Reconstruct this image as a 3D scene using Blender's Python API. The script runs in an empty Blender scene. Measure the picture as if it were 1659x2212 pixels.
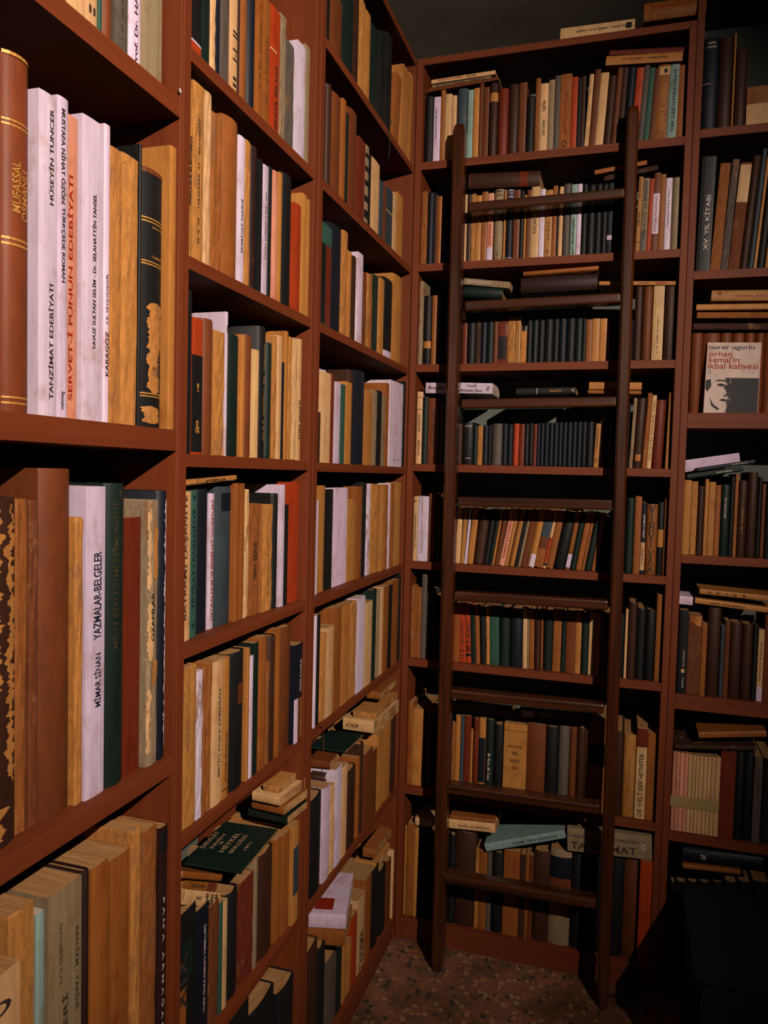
import bpy, bmesh, math, random
from mathutils import Vector, Matrix, Euler

# ------------------------------------------------------------------ camera, world, lights, exposure
IMG_W, IMG_H, F_PX = 1659, 2212, 1657.07
CAM = Vector((0.690463, -2.45960822, 1.5861287))
CAM_ROT = Euler([math.radians(a) for a in (87.14416785, -1.43548993, 17.3589261)], 'XYZ')
scene = bpy.context.scene
col = scene.collection
cd = bpy.data.cameras.new('camera'); cam = bpy.data.objects.new('camera', cd); col.objects.link(cam)
cam.location = CAM; cam.rotation_euler = CAM_ROT
cd.sensor_fit = 'HORIZONTAL'; cd.sensor_width = 36.0; cd.lens = 36.0*F_PX/IMG_W; cd.clip_start = 0.02
scene.camera = cam
world = bpy.data.worlds.new('world'); scene.world = world; world.use_nodes = True
world.node_tree.nodes['Background'].inputs[0].default_value = (0.9, 1.0, 0.95, 1)
world.node_tree.nodes['Background'].inputs[1].default_value = 0.008
sp = bpy.data.lights.new('ceiling_bulb', 'SPOT'); sp.energy = 1420; sp.color = (1.0, 0.80, 0.66)
sp.shadow_soft_size = 0.02; sp.spot_size = math.radians(67); sp.spot_blend = 1.0
lamp = bpy.data.objects.new('ceiling_bulb', sp); col.objects.link(lamp)
lamp.location = (2.08, -3.20, 2.92)
lamp.rotation_euler = (Vector((0.0, -0.95, 1.90))-lamp.location).to_track_quat('-Z', 'Y').to_euler()
vs = scene.view_settings
vs.view_transform = 'Standard'; vs.look = 'None'; vs.gamma = 1.0; vs.use_curve_mapping = False; vs.exposure = 0.0

# ------------------------------------------------------------------ pixel rays -> metric points on known planes
RM = CAM_ROT.to_matrix()
def ray(u, v): return RM @ Vector(((u-IMG_W/2)/F_PX, -(v-IMG_H/2)/F_PX, -1.0))
def on(u, v, ax, val):
    d = ray(u, v); t = (val-CAM[ax])/d[ax]; return CAM+t*d
def pix(P):
    q = RM.transposed() @ (Vector(P)-CAM); return (IMG_W/2+F_PX*q.x/-q.z, IMG_H/2-F_PX*q.y/-q.z)
def solve_u(u, base, along):
    n = ray(u, 0).cross(ray(u, IMG_H)); return -(n.dot(Vector(base)-CAM))/n.dot(Vector(along))
def solve_v(v, base, along=(0, 0, 1)):
    n = ray(0, v).cross(ray(IMG_W, v)); return -(n.dot(Vector(base)-CAM))/n.dot(Vector(along))

# ------------------------------------------------------------------ materials
ALB = .35   # overall reflectance scale of paint, paper and wood
def s2l(c): return tuple(ALB*((x/255)/12.92 if x/255 <= .04045 else ((x/255+.055)/1.055)**2.4) for x in c)
def nodes(name):
    m = bpy.data.materials.new(name); m.use_nodes = True; nt = m.node_tree
    return m, nt, nt.nodes['Principled BSDF']
def N(nt, t, **kw):
    n = nt.nodes.new(t)
    for k, v in kw.items(): setattr(n, k, v)
    return n
def coords(nt, scale, rnd=True):
    tc = N(nt, 'ShaderNodeTexCoord'); mp = N(nt, 'ShaderNodeMapping'); mp.inputs['Scale'].default_value = scale
    if rnd:
        oi = N(nt, 'ShaderNodeObjectInfo'); ml = N(nt, 'ShaderNodeMath', operation='MULTIPLY'); ml.inputs[1].default_value = 37.0
        va = N(nt, 'ShaderNodeVectorMath', operation='ADD')
        nt.links.new(oi.outputs['Random'], ml.inputs[0]); nt.links.new(tc.outputs['Object'], va.inputs[0]); nt.links.new(ml.outputs[0], va.inputs[1])
        nt.links.new(va.outputs[0], mp.inputs['Vector'])
    else: nt.links.new(tc.outputs['Object'], mp.inputs['Vector'])
    return mp.outputs[0]
def noise(nt, vec, scale=1, detail=4, rough=.6):
    n = N(nt, 'ShaderNodeTexNoise'); n.inputs['Scale'].default_value = scale; n.inputs['Detail'].default_value = detail; n.inputs['Roughness'].default_value = rough
    nt.links.new(vec, n.inputs['Vector']); return n.outputs['Fac']
def ramp(nt, fac, a, b, ca=(0, 0, 0, 1), cb=(1, 1, 1, 1)):
    r = N(nt, 'ShaderNodeValToRGB'); r.color_ramp.elements[0].position = a; r.color_ramp.elements[1].position = b
    r.color_ramp.elements[0].color = ca; r.color_ramp.elements[1].color = cb
    nt.links.new(fac, r.inputs[0]); return r.outputs[0]
def mix(nt, fac, a, b, bt='MIX'):
    m = N(nt, 'ShaderNodeMix', data_type='RGBA', blend_type=bt)
    for s, i in ((fac, 0), (a, 6), (b, 7)):
        if isinstance(s, (int, float)): m.inputs[i].default_value = s
        elif isinstance(s, tuple): m.inputs[i].default_value = s
        else: nt.links.new(s, m.inputs[i])
    return m.outputs[2]
def bump(nt, bs, h, st, dist=.001):
    b = N(nt, 'ShaderNodeBump'); b.inputs['Strength'].default_value = st; b.inputs['Distance'].default_value = dist
    nt.links.new(h, b.inputs['Height']); nt.links.new(b.outputs[0], bs.inputs['Normal'])
def attr(nt): return N(nt, 'ShaderNodeAttribute', attribute_name='tone').outputs['Color']
G1 = lambda v: (v, v, v, 1)
# paperback cover: printed card, faint vertical rubbing and foxing
M_card, nt, bs = nodes('paperback_card')
v = coords(nt, (90, 90, 9)); st = noise(nt, v, 1, 5)
v2 = coords(nt, (22, 22, 16)); fx = noise(nt, v2, 1, 6, .7)
c = mix(nt, 1.0, attr(nt), ramp(nt, st, .3, .7, G1(.80), G1(1.06)), 'MULTIPLY')
c = mix(nt, ramp(nt, fx, .52, .70, G1(0), G1(.55)), c, (.55, .33, .16, 1), 'MULTIPLY')
nt.links.new(c, bs.inputs['Base Color']); bs.inputs['Roughness'].default_value = .5; bump(nt, bs, st, .25, .0006)
# worn paper: torn, flaking, stained
M_worn, nt, bs = nodes('worn_paper')
v = coords(nt, (120, 120, 42)); st = noise(nt, v, 1, 6, .7)
v2 = coords(nt, (64, 64, 56)); pt = noise(nt, v2, 1, 8, .75)
v3 = coords(nt, (26, 26, 12)); lg = noise(nt, v3, 1, 6, .7)
c = mix(nt, 1.0, attr(nt), ramp(nt, st, .34, .66, G1(.72), G1(1.10)), 'MULTIPLY')
c = mix(nt, ramp(nt, lg, .58, .64, G1(0), G1(.75)), c, (.10, .045, .018, 1))
c = mix(nt, ramp(nt, pt, .27, .36, G1(.5), G1(0)), c, (.50, .34, .19, 1))
c = mix(nt, ramp(nt, pt, .66, .70), c, (.03, .014, .006, 1))
nt.links.new(c, bs.inputs['Base Color']); bs.inputs['Roughness'].default_value = .75; bump(nt, bs, lg, .8, .004)
# binding cloth and leather
M_cloth, nt, bs = nodes('binding_cloth')
v = coords(nt, (900, 900, 900)); wv = noise(nt, v, 1, 2)
v2 = coords(nt, (30, 30, 12)); pt = noise(nt, v2, 1, 6, .7)
c = mix(nt, 1.0, attr(nt), ramp(nt, pt, .3, .7, G1(.70), G1(1.15)), 'MULTIPLY')
c = mix(nt, ramp(nt, pt, .66, .74, G1(0), G1(.5)), c, (.15, .085, .04, 1))
nt.links.new(c, bs.inputs['Base Color']); bs.inputs['Roughness'].default_value = .55; bump(nt, bs, wv, .25, .0004)
# page block: fine leaves across the thickness
def pages_mat(name, base, dark):
    m, nt, bs = nodes(name)
    v = coords(nt, (1500, 14, 14)); st = noise(nt, v, 1, 3)
    nt.links.new(mix(nt, ramp(nt, st, .35, .65), dark, base), bs.inputs['Base Color']); bs.inputs['Roughness'].default_value = .85
    return m
M_pages = pages_mat('page_block', s2l((205, 160, 105))+(1,), s2l((140, 92, 50))+(1,))
M_pagesw = pages_mat('white_page_block', s2l((228, 208, 200))+(1,), s2l((185, 155, 140))+(1,))
def wood(name, base, dark, rough, scale=(3, 3, 60), st=.1):
    m, nt, bs = nodes(name)
    a = noise(nt, coords(nt, scale), 1, 6, .65); b = noise(nt, coords(nt, tuple(s*4 for s in scale)), 1, 3)
    c = mix(nt, ramp(nt, a, .3, .7), dark, base); c = mix(nt, ramp(nt, b, .45, .6, G1(.0), G1(.30)), c, dark)
    nt.links.new(c, bs.inputs['Base Color']); bs.inputs['Roughness'].default_value = rough; bump(nt, bs, b, st, .0006)
    return m
RB, RD = s2l((132, 62, 27))+(1,), s2l((106, 47, 20))+(1,)
M_woodv = wood('red_laminate_upright', RB, RD, .6, (40, 40, 1.5))
M_woodh = wood('red_laminate_board', RB, RD, .6, (1.5, 1.5, 45))
LB_, LD_ = s2l((98, 50, 22))+(1,), s2l((30, 14, 7))+(1,)
M_rail = wood('varnished_pine_rail', LB_, LD_, .22, (45, 45, 1.6), .2)
M_rung = wood('varnished_pine_tread', LB_, LD_, .25, (2.2, 40, 55), .25)
def plain(name, c, rough=.6, metal=0, var=.15, sc=8):
    m, nt, bs = nodes(name); a = noise(nt, coords(nt, (sc,)*3, False), 1, 5)
    cc = s2l(c)+(1,)
    nt.links.new(mix(nt, 1.0, cc, ramp(nt, a, .3, .7, G1(1-var), G1(1+var)), 'MULTIPLY'), bs.inputs['Base Color'])
    bs.inputs['Roughness'].default_value = rough; bs.inputs['Metallic'].default_value = metal
    bump(nt, bs, a, .2, .002); return m
M_back = plain('dark_back_board', (112, 120, 114), .8)
M_ceil = plain('old_plaster', (236, 232, 212), .9, 0, .12, 5)
M_wall = plain('wall_plaster', (84, 72, 60), .9)
M_black = plain('black_paint', (12, 12, 12), .9)
M_metal = plain('dull_steel', (150, 150, 150), .3, 1)
# terrazzo floor
M_floor, nt, bs = nodes('terrazzo')
v = coords(nt, (1, 1, 1), False)
wp = N(nt, 'ShaderNodeTexNoise'); wp.inputs['Scale'].default_value = 30; nt.links.new(v, wp.inputs['Vector'])
va = N(nt, 'ShaderNodeVectorMath', operation='MULTIPLY_ADD'); nt.links.new(wp.outputs['Color'], va.inputs[0]); va.inputs[1].default_value = (.02, .02, 0); nt.links.new(v, va.inputs[2])
def chips(scale, lim):
    vo = N(nt, 'ShaderNodeTexVoronoi'); vo.inputs['Scale'].default_value = scale; nt.links.new(va.outputs[0], vo.inputs['Vector'])
    lt = N(nt, 'ShaderNodeMath', operation='LESS_THAN'); nt.links.new(vo.outputs['Distance'], lt.inputs[0]); lt.inputs[1].default_value = lim
    sx = N(nt, 'ShaderNodeSeparateColor'); nt.links.new(vo.outputs['Color'], sx.inputs[0])
    return lt.outputs[0], sx.outputs[0]
base = mix(nt, ramp(nt, noise(nt, v, 9, 5), .35, .65), s2l((150, 100, 74))+(1,), s2l((118, 88, 66))+(1,))
d1, r1 = chips(52, .46); cr = N(nt, 'ShaderNodeValToRGB'); cr.color_ramp.interpolation = 'CONSTANT'
for p_, cc in ((0, (74, 66, 58)), (.12, (160, 100, 72)), (.5, (176, 134, 96)), (.7, (136, 90, 64)), (.9, (96, 82, 68))):
    e = cr.color_ramp.elements[0] if p_ == 0 else cr.color_ramp.elements.new(p_)
    e.position = p_; e.color = s2l(cc)+(1,)
nt.links.new(r1, cr.inputs[0]); c = mix(nt, d1, base, cr.outputs[0])
dirt = ramp(nt, noise(nt, v, 3.2, 6), .4, .62, G1(.45), G1(1.0))
nt.links.new(mix(nt, 1.0, c, dirt, 'MULTIPLY'), bs.inputs['Base Color']); bs.inputs['Roughness'].default_value = .55
INKS = {}
def ink(c, metal=0):
    k = (c, metal)
    if k not in INKS:
        m, nt, bs = nodes('print_%d_%d_%d' % c)
        a = noise(nt, coords(nt, (200,)*3), 1, 3); cc = s2l(c)+(1,)
        nt.links.new(mix(nt, 1.0, cc, ramp(nt, a, .3, .7, G1(.75), G1(1.1)), 'MULTIPLY'), bs.inputs['Base Color'])
        bs.inputs['Roughness'].default_value = .5 if metal else .6; bs.inputs['Specular IOR Level'].default_value = .15; bs.inputs['Metallic'].default_value = metal
        INKS[k] = m
    return INKS[k]
PAL = {'W': ((232, 212, 238), 'white'), 'C': ((230, 184, 130), 'cream'), 'Y': ((198, 134, 66), 'tan'), 'O': ((160, 94, 41), 'ochre'),
       'B': ((118, 62, 30), 'brown'), 'D': ((66, 38, 26), 'dark brown'), 'K': ((26, 27, 29), 'black'), 'N': ((23, 28, 42), 'navy'),
       'G': ((22, 40, 35), 'dark green'), 'T': ((54, 96, 82), 'teal'), 'R': ((116, 44, 22), 'red-brown'), 'F': ((184, 66, 26), 'orange-red'),
       'S': ((62, 74, 84), 'slate blue'), 'L': ((148, 182, 176), 'pale blue'), 'E': ((158, 136, 106), 'beige'), 'P': ((232, 158, 132), 'pink'),
       'M': ((48, 26, 24), 'maroon'), 'U': ((98, 88, 80), 'grey'), 'Q': ((130, 64, 30), 'russet')}
INKC = {'k': (62, 50, 42), 'w': (225, 210, 205), 'g': (206, 150, 70), 'r': (170, 40, 20), 'n': (30, 34, 60), 't': (40, 110, 110), 'x': (66, 54, 34), 's': (96, 70, 46)}

for m_ in bpy.data.materials:
    if m_.use_nodes and m_.node_tree.nodes.get('Principled BSDF'):
        m_.node_tree.nodes['Principled BSDF'].inputs['Specular IOR Level'].default_value = .6 if 'pine' in m_.name else .14
# ------------------------------------------------------------------ object helpers
def link(name, me, parent=None, mat=None):
    o = bpy.data.objects.new(name, me); col.objects.link(o)
    if mat is not None and me is not None:
        for m in (mat if isinstance(mat, (list, tuple)) else [mat]): me.materials.append(m)
    if parent: o.parent = parent
    return o
def tag(o, label=None, cat=None, group=None, kind=None):
    if label: o['label'] = label
    if cat: o['category'] = cat
    if group: o['group'] = group
    if kind: o['kind'] = kind
    return o
def mesh(name, V, Fc, tone=None, mats=None, tones=None, smooth=False, sharp=False):
    me = bpy.data.meshes.new(name); me.from_pydata([tuple(p) for p in V], [], Fc)
    if tone is not None or tones is not None:
        a = me.color_attributes.new('tone', 'FLOAT_COLOR', 'CORNER')
        buf = []
        for i, p in enumerate(me.polygons):
            c = tones[i] if tones else tone
            buf += (list(c)+[1.0])*p.loop_total
        a.data.foreach_set('color', buf)
    if mats:
        me.polygons.foreach_set('material_index', mats)
    if smooth: me.polygons.foreach_set('use_smooth', [True]*len(me.polygons))
    me.update()
    if sharp: me.set_sharp_from_angle(angle=.9)
    return me
def box_me(name, x0, x1, y0, y1, z0, z1, bev=.0015):
    bm = bmesh.new(); bmesh.ops.create_cube(bm, size=1)
    for w in bm.verts: w.co = Vector(((x0+x1)/2+w.co.x*(x1-x0), (y0+y1)/2+w.co.y*(y1-y0), (z0+z1)/2+w.co.z*(z1-z0)))
    if bev: bmesh.ops.bevel(bm, geom=bm.edges[:], offset=bev, segments=2, affect='EDGES', profile=.5)
    me = bpy.data.meshes.new(name); bm.to_mesh(me); bm.free(); return me
def sweep_me(name, path, w, d, bev=.004):
    """rectangular bar swept through a list of (x, y, z) centres; w along x, d along y"""
    V = []; F_ = []
    prof = [(-w/2+bev, -d/2), (w/2-bev, -d/2), (w/2, -d/2+bev), (w/2, d/2-bev), (w/2-bev, d/2), (-w/2+bev, d/2), (-w/2, d/2-bev), (-w/2, -d/2+bev)]
    for (x, y, z, s) in path: V += [(x+a*s, y+b*s, z) for a, b in prof]
    n = 8
    for i in range(len(path)-1):
        for k in range(n): F_.append((i*n+k, i*n+(k+1) % n, (i+1)*n+(k+1) % n, (i+1)*n+k))
    F_.append(tuple(reversed(range(n)))); F_.append(tuple(range((len(path)-1)*n, len(path)*n)))
    return mesh(name, V, F_)

# ------------------------------------------------------------------ the room
DEP = 0.28
tag(link('floor', box_me('floor', -.6, 2.6, -4.2, .6, -.05, 0, 0), mat=M_floor), kind='structure')
tag(link('ceiling', box_me('ceiling', -.6, 2.6, -4.2, .6, 3.10, 3.16, 0), mat=M_ceil), kind='structure')
tag(link('wall_back', box_me('wall_back', -.6, 2.6, .31, .36, 0, 3.10, 0), mat=M_wall), kind='structure')
tag(link('wall_left', box_me('wall_left', -.36, -.31, -4.2, .31, 0, 3.10, 0), mat=M_wall), kind='structure')
tag(link('wall_right', box_me('wall_right', 2.55, 2.6, -4.2, .31, 0, 3.10, 0), mat=M_wall), kind='structure')

# ------------------------------------------------------------------ bookcases: every board a part
WALLS = {'L': dict(rot=math.pi/2, along=Vector((0, 1, 0)), dep=Vector((-1, 0, 0))),
         'B': dict(rot=0.0, along=Vector((1, 0, 0)), dep=Vector((0, 1, 0)))}
def bookcase(wall, a0, a1, tl, tr, boards, top, label, z0=0.0, front=0.0):
    """a0..a1 opening along the wall, tl/tr side panel thickness, boards = [(z_top, thickness)]"""
    root = bpy.data.objects.new('bookcase', None); col.objects.link(root)
    w = WALLS[wall]; root.location = w['along']*a0; root.rotation_euler = (0, 0, w['rot'])
    tag(root, label, 'bookcase', 'built-in bookcases')
    L = a1-a0
    if tl: link('side_panel', box_me('side_panel', -tl, 0, 0, DEP, z0, top, .0012), root, M_woodv)
    if tr: link('side_panel', box_me('side_panel', L, L+tr, 0, DEP, z0, top, .0012), root, M_woodv)
    for z, t in boards: link('shelf', box_me('shelf', 0.0002, L-.0002, 0.0004, DEP-.006, z-t, z, .001), root, M_woodh)
    link('top_panel', box_me('top_panel', 0.0002, L-.0002, 0.0004, DEP-.006, top-.022, top, .001), root, M_woodh)
    link('plinth', box_me('plinth', 0.0002, L-.0002, .004, .02, z0, boards[-1][0]-boards[-1][1], .001), root, M_woodh)
    link('back_panel', box_me('back_panel', 0.0002, L-.0002, DEP-.006, DEP, z0, top, 0), root, M_back)
    return root
T_ = .022
ZB = dict(A1=2.168, A2=1.648, A3=1.113, A4=.575, B1=2.264, B2=1.934, B3=1.611, B4=1.289, B5=.964, B6=.535, B7=.085,
          C0=2.583, C1=2.262, C2=1.935, C3=1.609, C4=1.285, C5=.962, C6=.532, C7=.080,
          D1=2.600, D2=2.274, D3=1.948, D4=1.622, D5=1.297, D6=.969, D7=.532, D8=.076,
          E1=2.615, E2=2.206, E3=1.790, E4=1.365, E5=.940, E6=.512, E7=.076)
bookcase('L', -2.36, -1.375, .02, .008, [(ZB['A1'], .03), (ZB['A2'], .034), (ZB['A3'], .03), (ZB['A4'], .03), (.08, .03)], 2.923,
         'nearest red-brown wooden bookcase at the left, with the tallest shelves')
bookcase('L', -1.345, -.831, .022, .026, [(ZB['B%d' % i], T_) for i in range(1, 8)], 2.923,
         'middle red-brown wooden bookcase on the left wall')
bookcase('L', -.778, -.015, .026, .0145, [(ZB['C%d' % i], T_) for i in range(0, 8)], 2.923,
         'far red-brown wooden bookcase on the left wall, ending in the corner')
bookcase('B', .021, .823, .0205, .020, [(ZB['D%d' % i], .025) for i in range(1, 9)], 2.929,
         'red-brown wooden bookcase on the back wall behind the ladder')
bookcase('B', .864, 1.62, .020, .022, [(ZB['E1'], .025), (ZB['E2'], .025), (ZB['E3'], .046), (ZB['E4'], .025), (ZB['E5'], .044), (ZB['E6'], .025), (ZB['E7'], .025)], 3.06,
         'right-hand red-brown wooden bookcase on the back wall beside the ladder')

# ------------------------------------------------------------------ book builder
rng = random.Random(7)
def jitter(c, a=.10):
    k = 1+rng.uniform(-a, a); return tuple(max(0, min(1, x*k*(1+rng.uniform(-a/3, a/3)))) for x in s2l(c))
def book_geo(t, h, d, style, flat, pg_in=None):
    """cover shell and page block in the shelf frame: x along, y depth (spine at 0), z up"""
    g = .0004; t = max(t, .004); x0, x1 = g, t-g; w = x1-x0
    hard = style == 'h'; worn = style == 'w'
    bt = min(.0028 if hard else .0008, w*.2)
    bulge = min(.28*w, .008) if hard else min(.05*w, .001)
    nx = 7 if hard else 4
    def arc(x):
        q = (x-x0)/w*2-1; return bulge*(abs(q)**2.2) + (.0008*max(0, abs(q)-.9)*10)
    outer = [(x0, d)]+[(x0+w*i/nx, arc(x0+w*i/nx)) for i in range(nx+1)]+[(x1, d)]
    inner = [(x0+bt, d)]+[(x0+bt+(w-2*bt)*i/nx, arc(x0+w*i/nx)+bt+.001) for i in range(nx+1)]+[(x1-bt, d)]
    nz = 9 if worn else (3 if hard else 1)
    zs = [h*i/nz for i in range(nz+1)]
    if hard: zs = [0, .004, h-.004, h]
    V = []; F_ = []
    P = outer+inner[::-1]; n = len(P)
    for zi, z in enumerate(zs):
        for k, (x, y) in enumerate(P):
            dx = dy = dz = 0
            if worn and 0 < k < nx+2:
                dy = rng.uniform(-.0006, .0014)
                if zi == nz: dz = -abs(rng.gauss(0, .003))
                if zi == 0: dz = abs(rng.gauss(0, .0012))
            if hard and zi in (0, len(zs)-1) and 0 < k < nx+2: dy = .0012
            V.append((x+dx, y+dy, z+dz))
    for i in range(len(zs)-1):
        for k in range(n): F_.append((i*n+k, i*n+(k+1) % n, (i+1)*n+(k+1) % n, (i+1)*n+k))
    m = len(outer)
    for b, s in ((0, 1), ((len(zs)-1)*n, 0)):
        for k in range(m-1):
            q = (b+k, b+k+1, b+n-2-k, b+n-1-k); F_.append(q if s else q[::-1])
    ins = .003 if hard else .0004
    px0, px1, py0, py1, pz0, pz1 = x0+bt, x1-bt, bulge+bt+.0025, d-ins-.0004, ins, h-ins-(.0015 if worn else 0)
    PV = [(px0, py0, pz0), (px1, py0, pz0), (px1, py1, pz0), (px0, py1, pz0), (px0, py0, pz1), (px1, py0, pz1), (px1, py1, pz1), (px0, py1, pz1)]
    PF = [(0, 3, 2, 1), (4, 5, 6, 7), (0, 1, 5, 4), (1, 2, 6, 5), (2, 3, 7, 6), (3, 0, 4, 7)]
    if flat:
        V = [(z, y, t-x) for x, y, z in V]; PV = [(z, y, t-x) for x, y, z in PV]
    return V, F_, PV, PF, arc
def spine_patch(t, h, arc, flat, za, zb, xa=.0, xb=1.0, off=.0005):
    """a strip wrapped on the spine between two heights"""
    g = .0004; w = t-2*g; n = 6; V = []; F_ = []
    for z in (za, zb):
        for i in range(n+1):
            x = g+w*(xa+(xb-xa)*i/n); V.append((x, arc(x)-off, z))
    for i in range(n): F_.append((i, i+1, n+2+i, n+1+i))
    if flat: V = [(z, y, t-x) for x, y, z in V]
    return V, F_
def torn_patch(t, h, arc, flat, za, zb, xa, xb, off=.0005):
    g = .0004; w = t-2*g; n = 6; m = max(10, int((zb-za)/.0025)); V = []; F_ = []; l = r = 0.0
    for k in range(m+1):
        z = za+(zb-za)*k/m; l = l*.6+rng.gauss(0, .035); r = r*.6+rng.gauss(0, .045)
        e = min(k, m-k)/max(1, m*.06); pin = max(0, 1-e)*.5*(xb-xa)
        a, b2 = max(xa+l+pin*.8, .01), min(xb+r-pin*.8, .99)
        if b2 < a+.04: b2 = a+.04
        for i in range(n+1):
            x = g+w*(a+(b2-a)*i/n); V.append((x, arc(x)-off, z))
    for k in range(m):
        for i in range(n): F_.append((k*(n+1)+i, k*(n+1)+i+1, (k+1)*(n+1)+i+1, (k+1)*(n+1)+i))
    if flat: V = [(z, y, t-x) for x, y, z in V]
    return V, F_
def wrap(V, t, arc, flat, off=.0008):
    V = [(x, arc(min(max(x, 0), t))-off, z) for x, y, z in V]
    return [(z, y, t-x) for x, y, z in V] if flat else V
def text_verts(s):
    cu = bpy.data.curves.new('t', 'FONT'); cu.body = s; cu.resolution_u = 3; cu.offset = .012
    o = bpy.data.objects.new('t', cu); col.objects.link(o)
    dg = bpy.context.evaluated_depsgraph_get(); me = bpy.data.meshes.new_from_object(o.evaluated_get(dg))
    V = [tuple(p.co) for p in me.vertices]; F_ = [tuple(p.vertices) for p in me.polygons]
    bpy.data.objects.remove(o); bpy.data.meshes.remove(me); bpy.data.curves.remove(cu)
    xs = [p[0] for p in V]; ys = [p[1] for p in V]; x0, x1, y0, y1 = min(xs), max(xs), min(ys), max(ys)
    return [((p[0]-x0)/(x1-x0), (p[1]-y0)/(y1-y0)) for p in V], F_
def scribble(n):
    """short rubbed strokes standing for print too small to read"""
    V = []; F_ = []
    def q(x0, x1, y0, y1):
        b = len(V); V.extend([(x0, y0), (x1, y0), (x1, y1), (x0, y1)]); F_.append((b, b+1, b+2, b+3))
    for i in range(n):
        if rng.random() < .16: continue
        a = i/n; w = .62/n
        q(a, a+w*.3, 0, 1)
        if rng.random() < .6: q(a+w*.7, a+w, rng.choice((0, .4)), 1)
        for yy in (0, .42, .82):
            if rng.random() < .5: q(a+w*.2, a+w, yy, yy+.18)
    if not V: q(0, .5, 0, 1)
    return V, F_
class Stuff:
    def __init__(s): s.V = []; s.F = []; s.T = []; s.M = []
    def add(s, mat, V, F_, tone, mi):
        b = len(s.V); s.V += [tuple(mat @ Vector(p)) for p in V]
        s.F += [tuple(b+i for i in f) for f in F_]; s.T += [tone]*len(F_); s.M += [mi]*len(F_)
stuff = Stuff()
SMAT = {'p': (M_card, 0), 'w': (M_worn, 1), 'h': (M_cloth, 2)}
BOOKS = []   # filled first, built afterwards (largest in view become objects of their own)
def area_px(mat, t, h, flat):
    w, hh = (h, t) if flat else (t, h)
    c = [pix(mat @ Vector(p)) for p in ((0, 0, 0), (w, 0, 0), (w, 0, hh), (0, 0, hh))]
    c = [(min(max(a, 0), IMG_W), min(max(b, 0), IMG_H)) for a, b in c]
    return abs(sum(c[i][0]*c[(i+1) % 4][1]-c[(i+1) % 4][0]*c[i][1] for i in range(4)))/2
def add_book(mat, t, h, d, code, flat=False, texts=(), patches=(), row='', idx=0, name=None, force=False, base=None, kindpos=''):
    BOOKS.append(dict(mat=mat, t=t, h=h, d=d, code=code, flat=flat, texts=texts, patches=patches, row=row, idx=idx, name=name,
                      force=force, base=base, area=area_px(mat, t, h, flat), kindpos=kindpos))
def build_book(b, label, group):
    t, h, d, flat = b['t'], b['h'], b['d'], b['flat']; c = b['code'][0]; style = b['code'][1]; ex = b['code'][2:]
    V, F_, PV, PF, arc = book_geo(t, h, d, style, flat)
    tone = jitter(PAL[c][0]); m = SMAT[style]
    if label is None:
        stuff.add(b['mat'], V, F_, tone, m[1]); stuff.add(b['mat'], PV, PF, (0, 0, 0), 3); return
    root = bpy.data.objects.new('book', None); col.objects.link(root); root.matrix_world = b['mat']; root.empty_display_size = .03
    tag(root, label, 'book', group)
    cover = link('cover', mesh('cover', V, F_, tone, smooth=style == 'h', sharp=style == 'h'), root, m[0])
    link('pages', mesh('pages', PV, PF), root, M_pagesw if c in 'WLP' else M_pages)
    zt = lambda v: solve_v(v, b['base']) if b['base'] is not None and not flat else None
    for (a, e, pc, *xr) in b['patches']:
        if not flat and a > 2: a, e = zt(a), zt(e)
        else: a, e = a*h, e*h
        a, e = max(min(a, e), .001), min(max(a, e), h-.001)
        torn = len(pc) > 1; pc = pc[0]
        pv, pf = (torn_patch if torn else spine_patch)(t, h, arc, flat, a, e, *(xr or (0, 1)))
        gold = pc == 'g'
        o = link('spine_band' if gold else 'label', mesh('patch', pv, pf, None if gold else jitter(PAL[pc][0], .03)), cover, ink(INKC['g'], .25) if gold else (M_worn if torn else M_card))
        if not gold: o['label'] = '%s patch on the spine' % PAL[pc][1]
    if 'b' in ex:
        for fr in (.06, .08, .30, .32, .70, .72, .92, .94):
            pv, pf = spine_patch(t, h, arc, flat, h*fr, h*fr+.0016); link('spine_band', mesh('spine_band', pv, pf), cover, ink(INKC['g'], .25))
    tx = list(b['texts'])
    for (s, ori, v0, v1, wf, xc, cc) in tx:
        tv, tf = text_verts(s)
        if v0 > 2 and not flat: a, e = zt(v1), zt(v0)
        else: a, e = v0*h, v1*h
        a, e = max(a, .002), min(e, h-.002)
        hw = wf*t/2; x_ = xc*t
        if ori == 'u': P = [(x_+hw-2*hw*q, 0, a+(e-a)*p) for p, q in tv]
        elif ori == 'd': P = [(x_-hw+2*hw*q, 0, e-(e-a)*p) for p, q in tv]
        else: P = [(x_-hw+2*hw*p, 0, a+(e-a)*q) for p, q in tv]
        if flat and ori == 'u': pass
        link('title', mesh('title', wrap(P, t, arc, flat), tf), cover, ink(INKC[cc], .2 if cc == 'g' else 0))
    if not tx and (('t' in ex) or ('s' in ex)) and t > .008:
        cc = 'g' if 's' in ex else 's'
        n = rng.randint(16, 34); sv, sf = scribble(n); a = h*rng.uniform(.1, .35); e = h*rng.uniform(.6, .92); hw = min(t*.10, .0022); x_ = t*.5
        P = [(x_-hw+2*hw*q, 0, e-(e-a)*p) for p, q in sv]
        link('title', mesh('title', wrap(P, t, arc, flat), sf), cover, ink(INKC[cc]))
    return root

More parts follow.
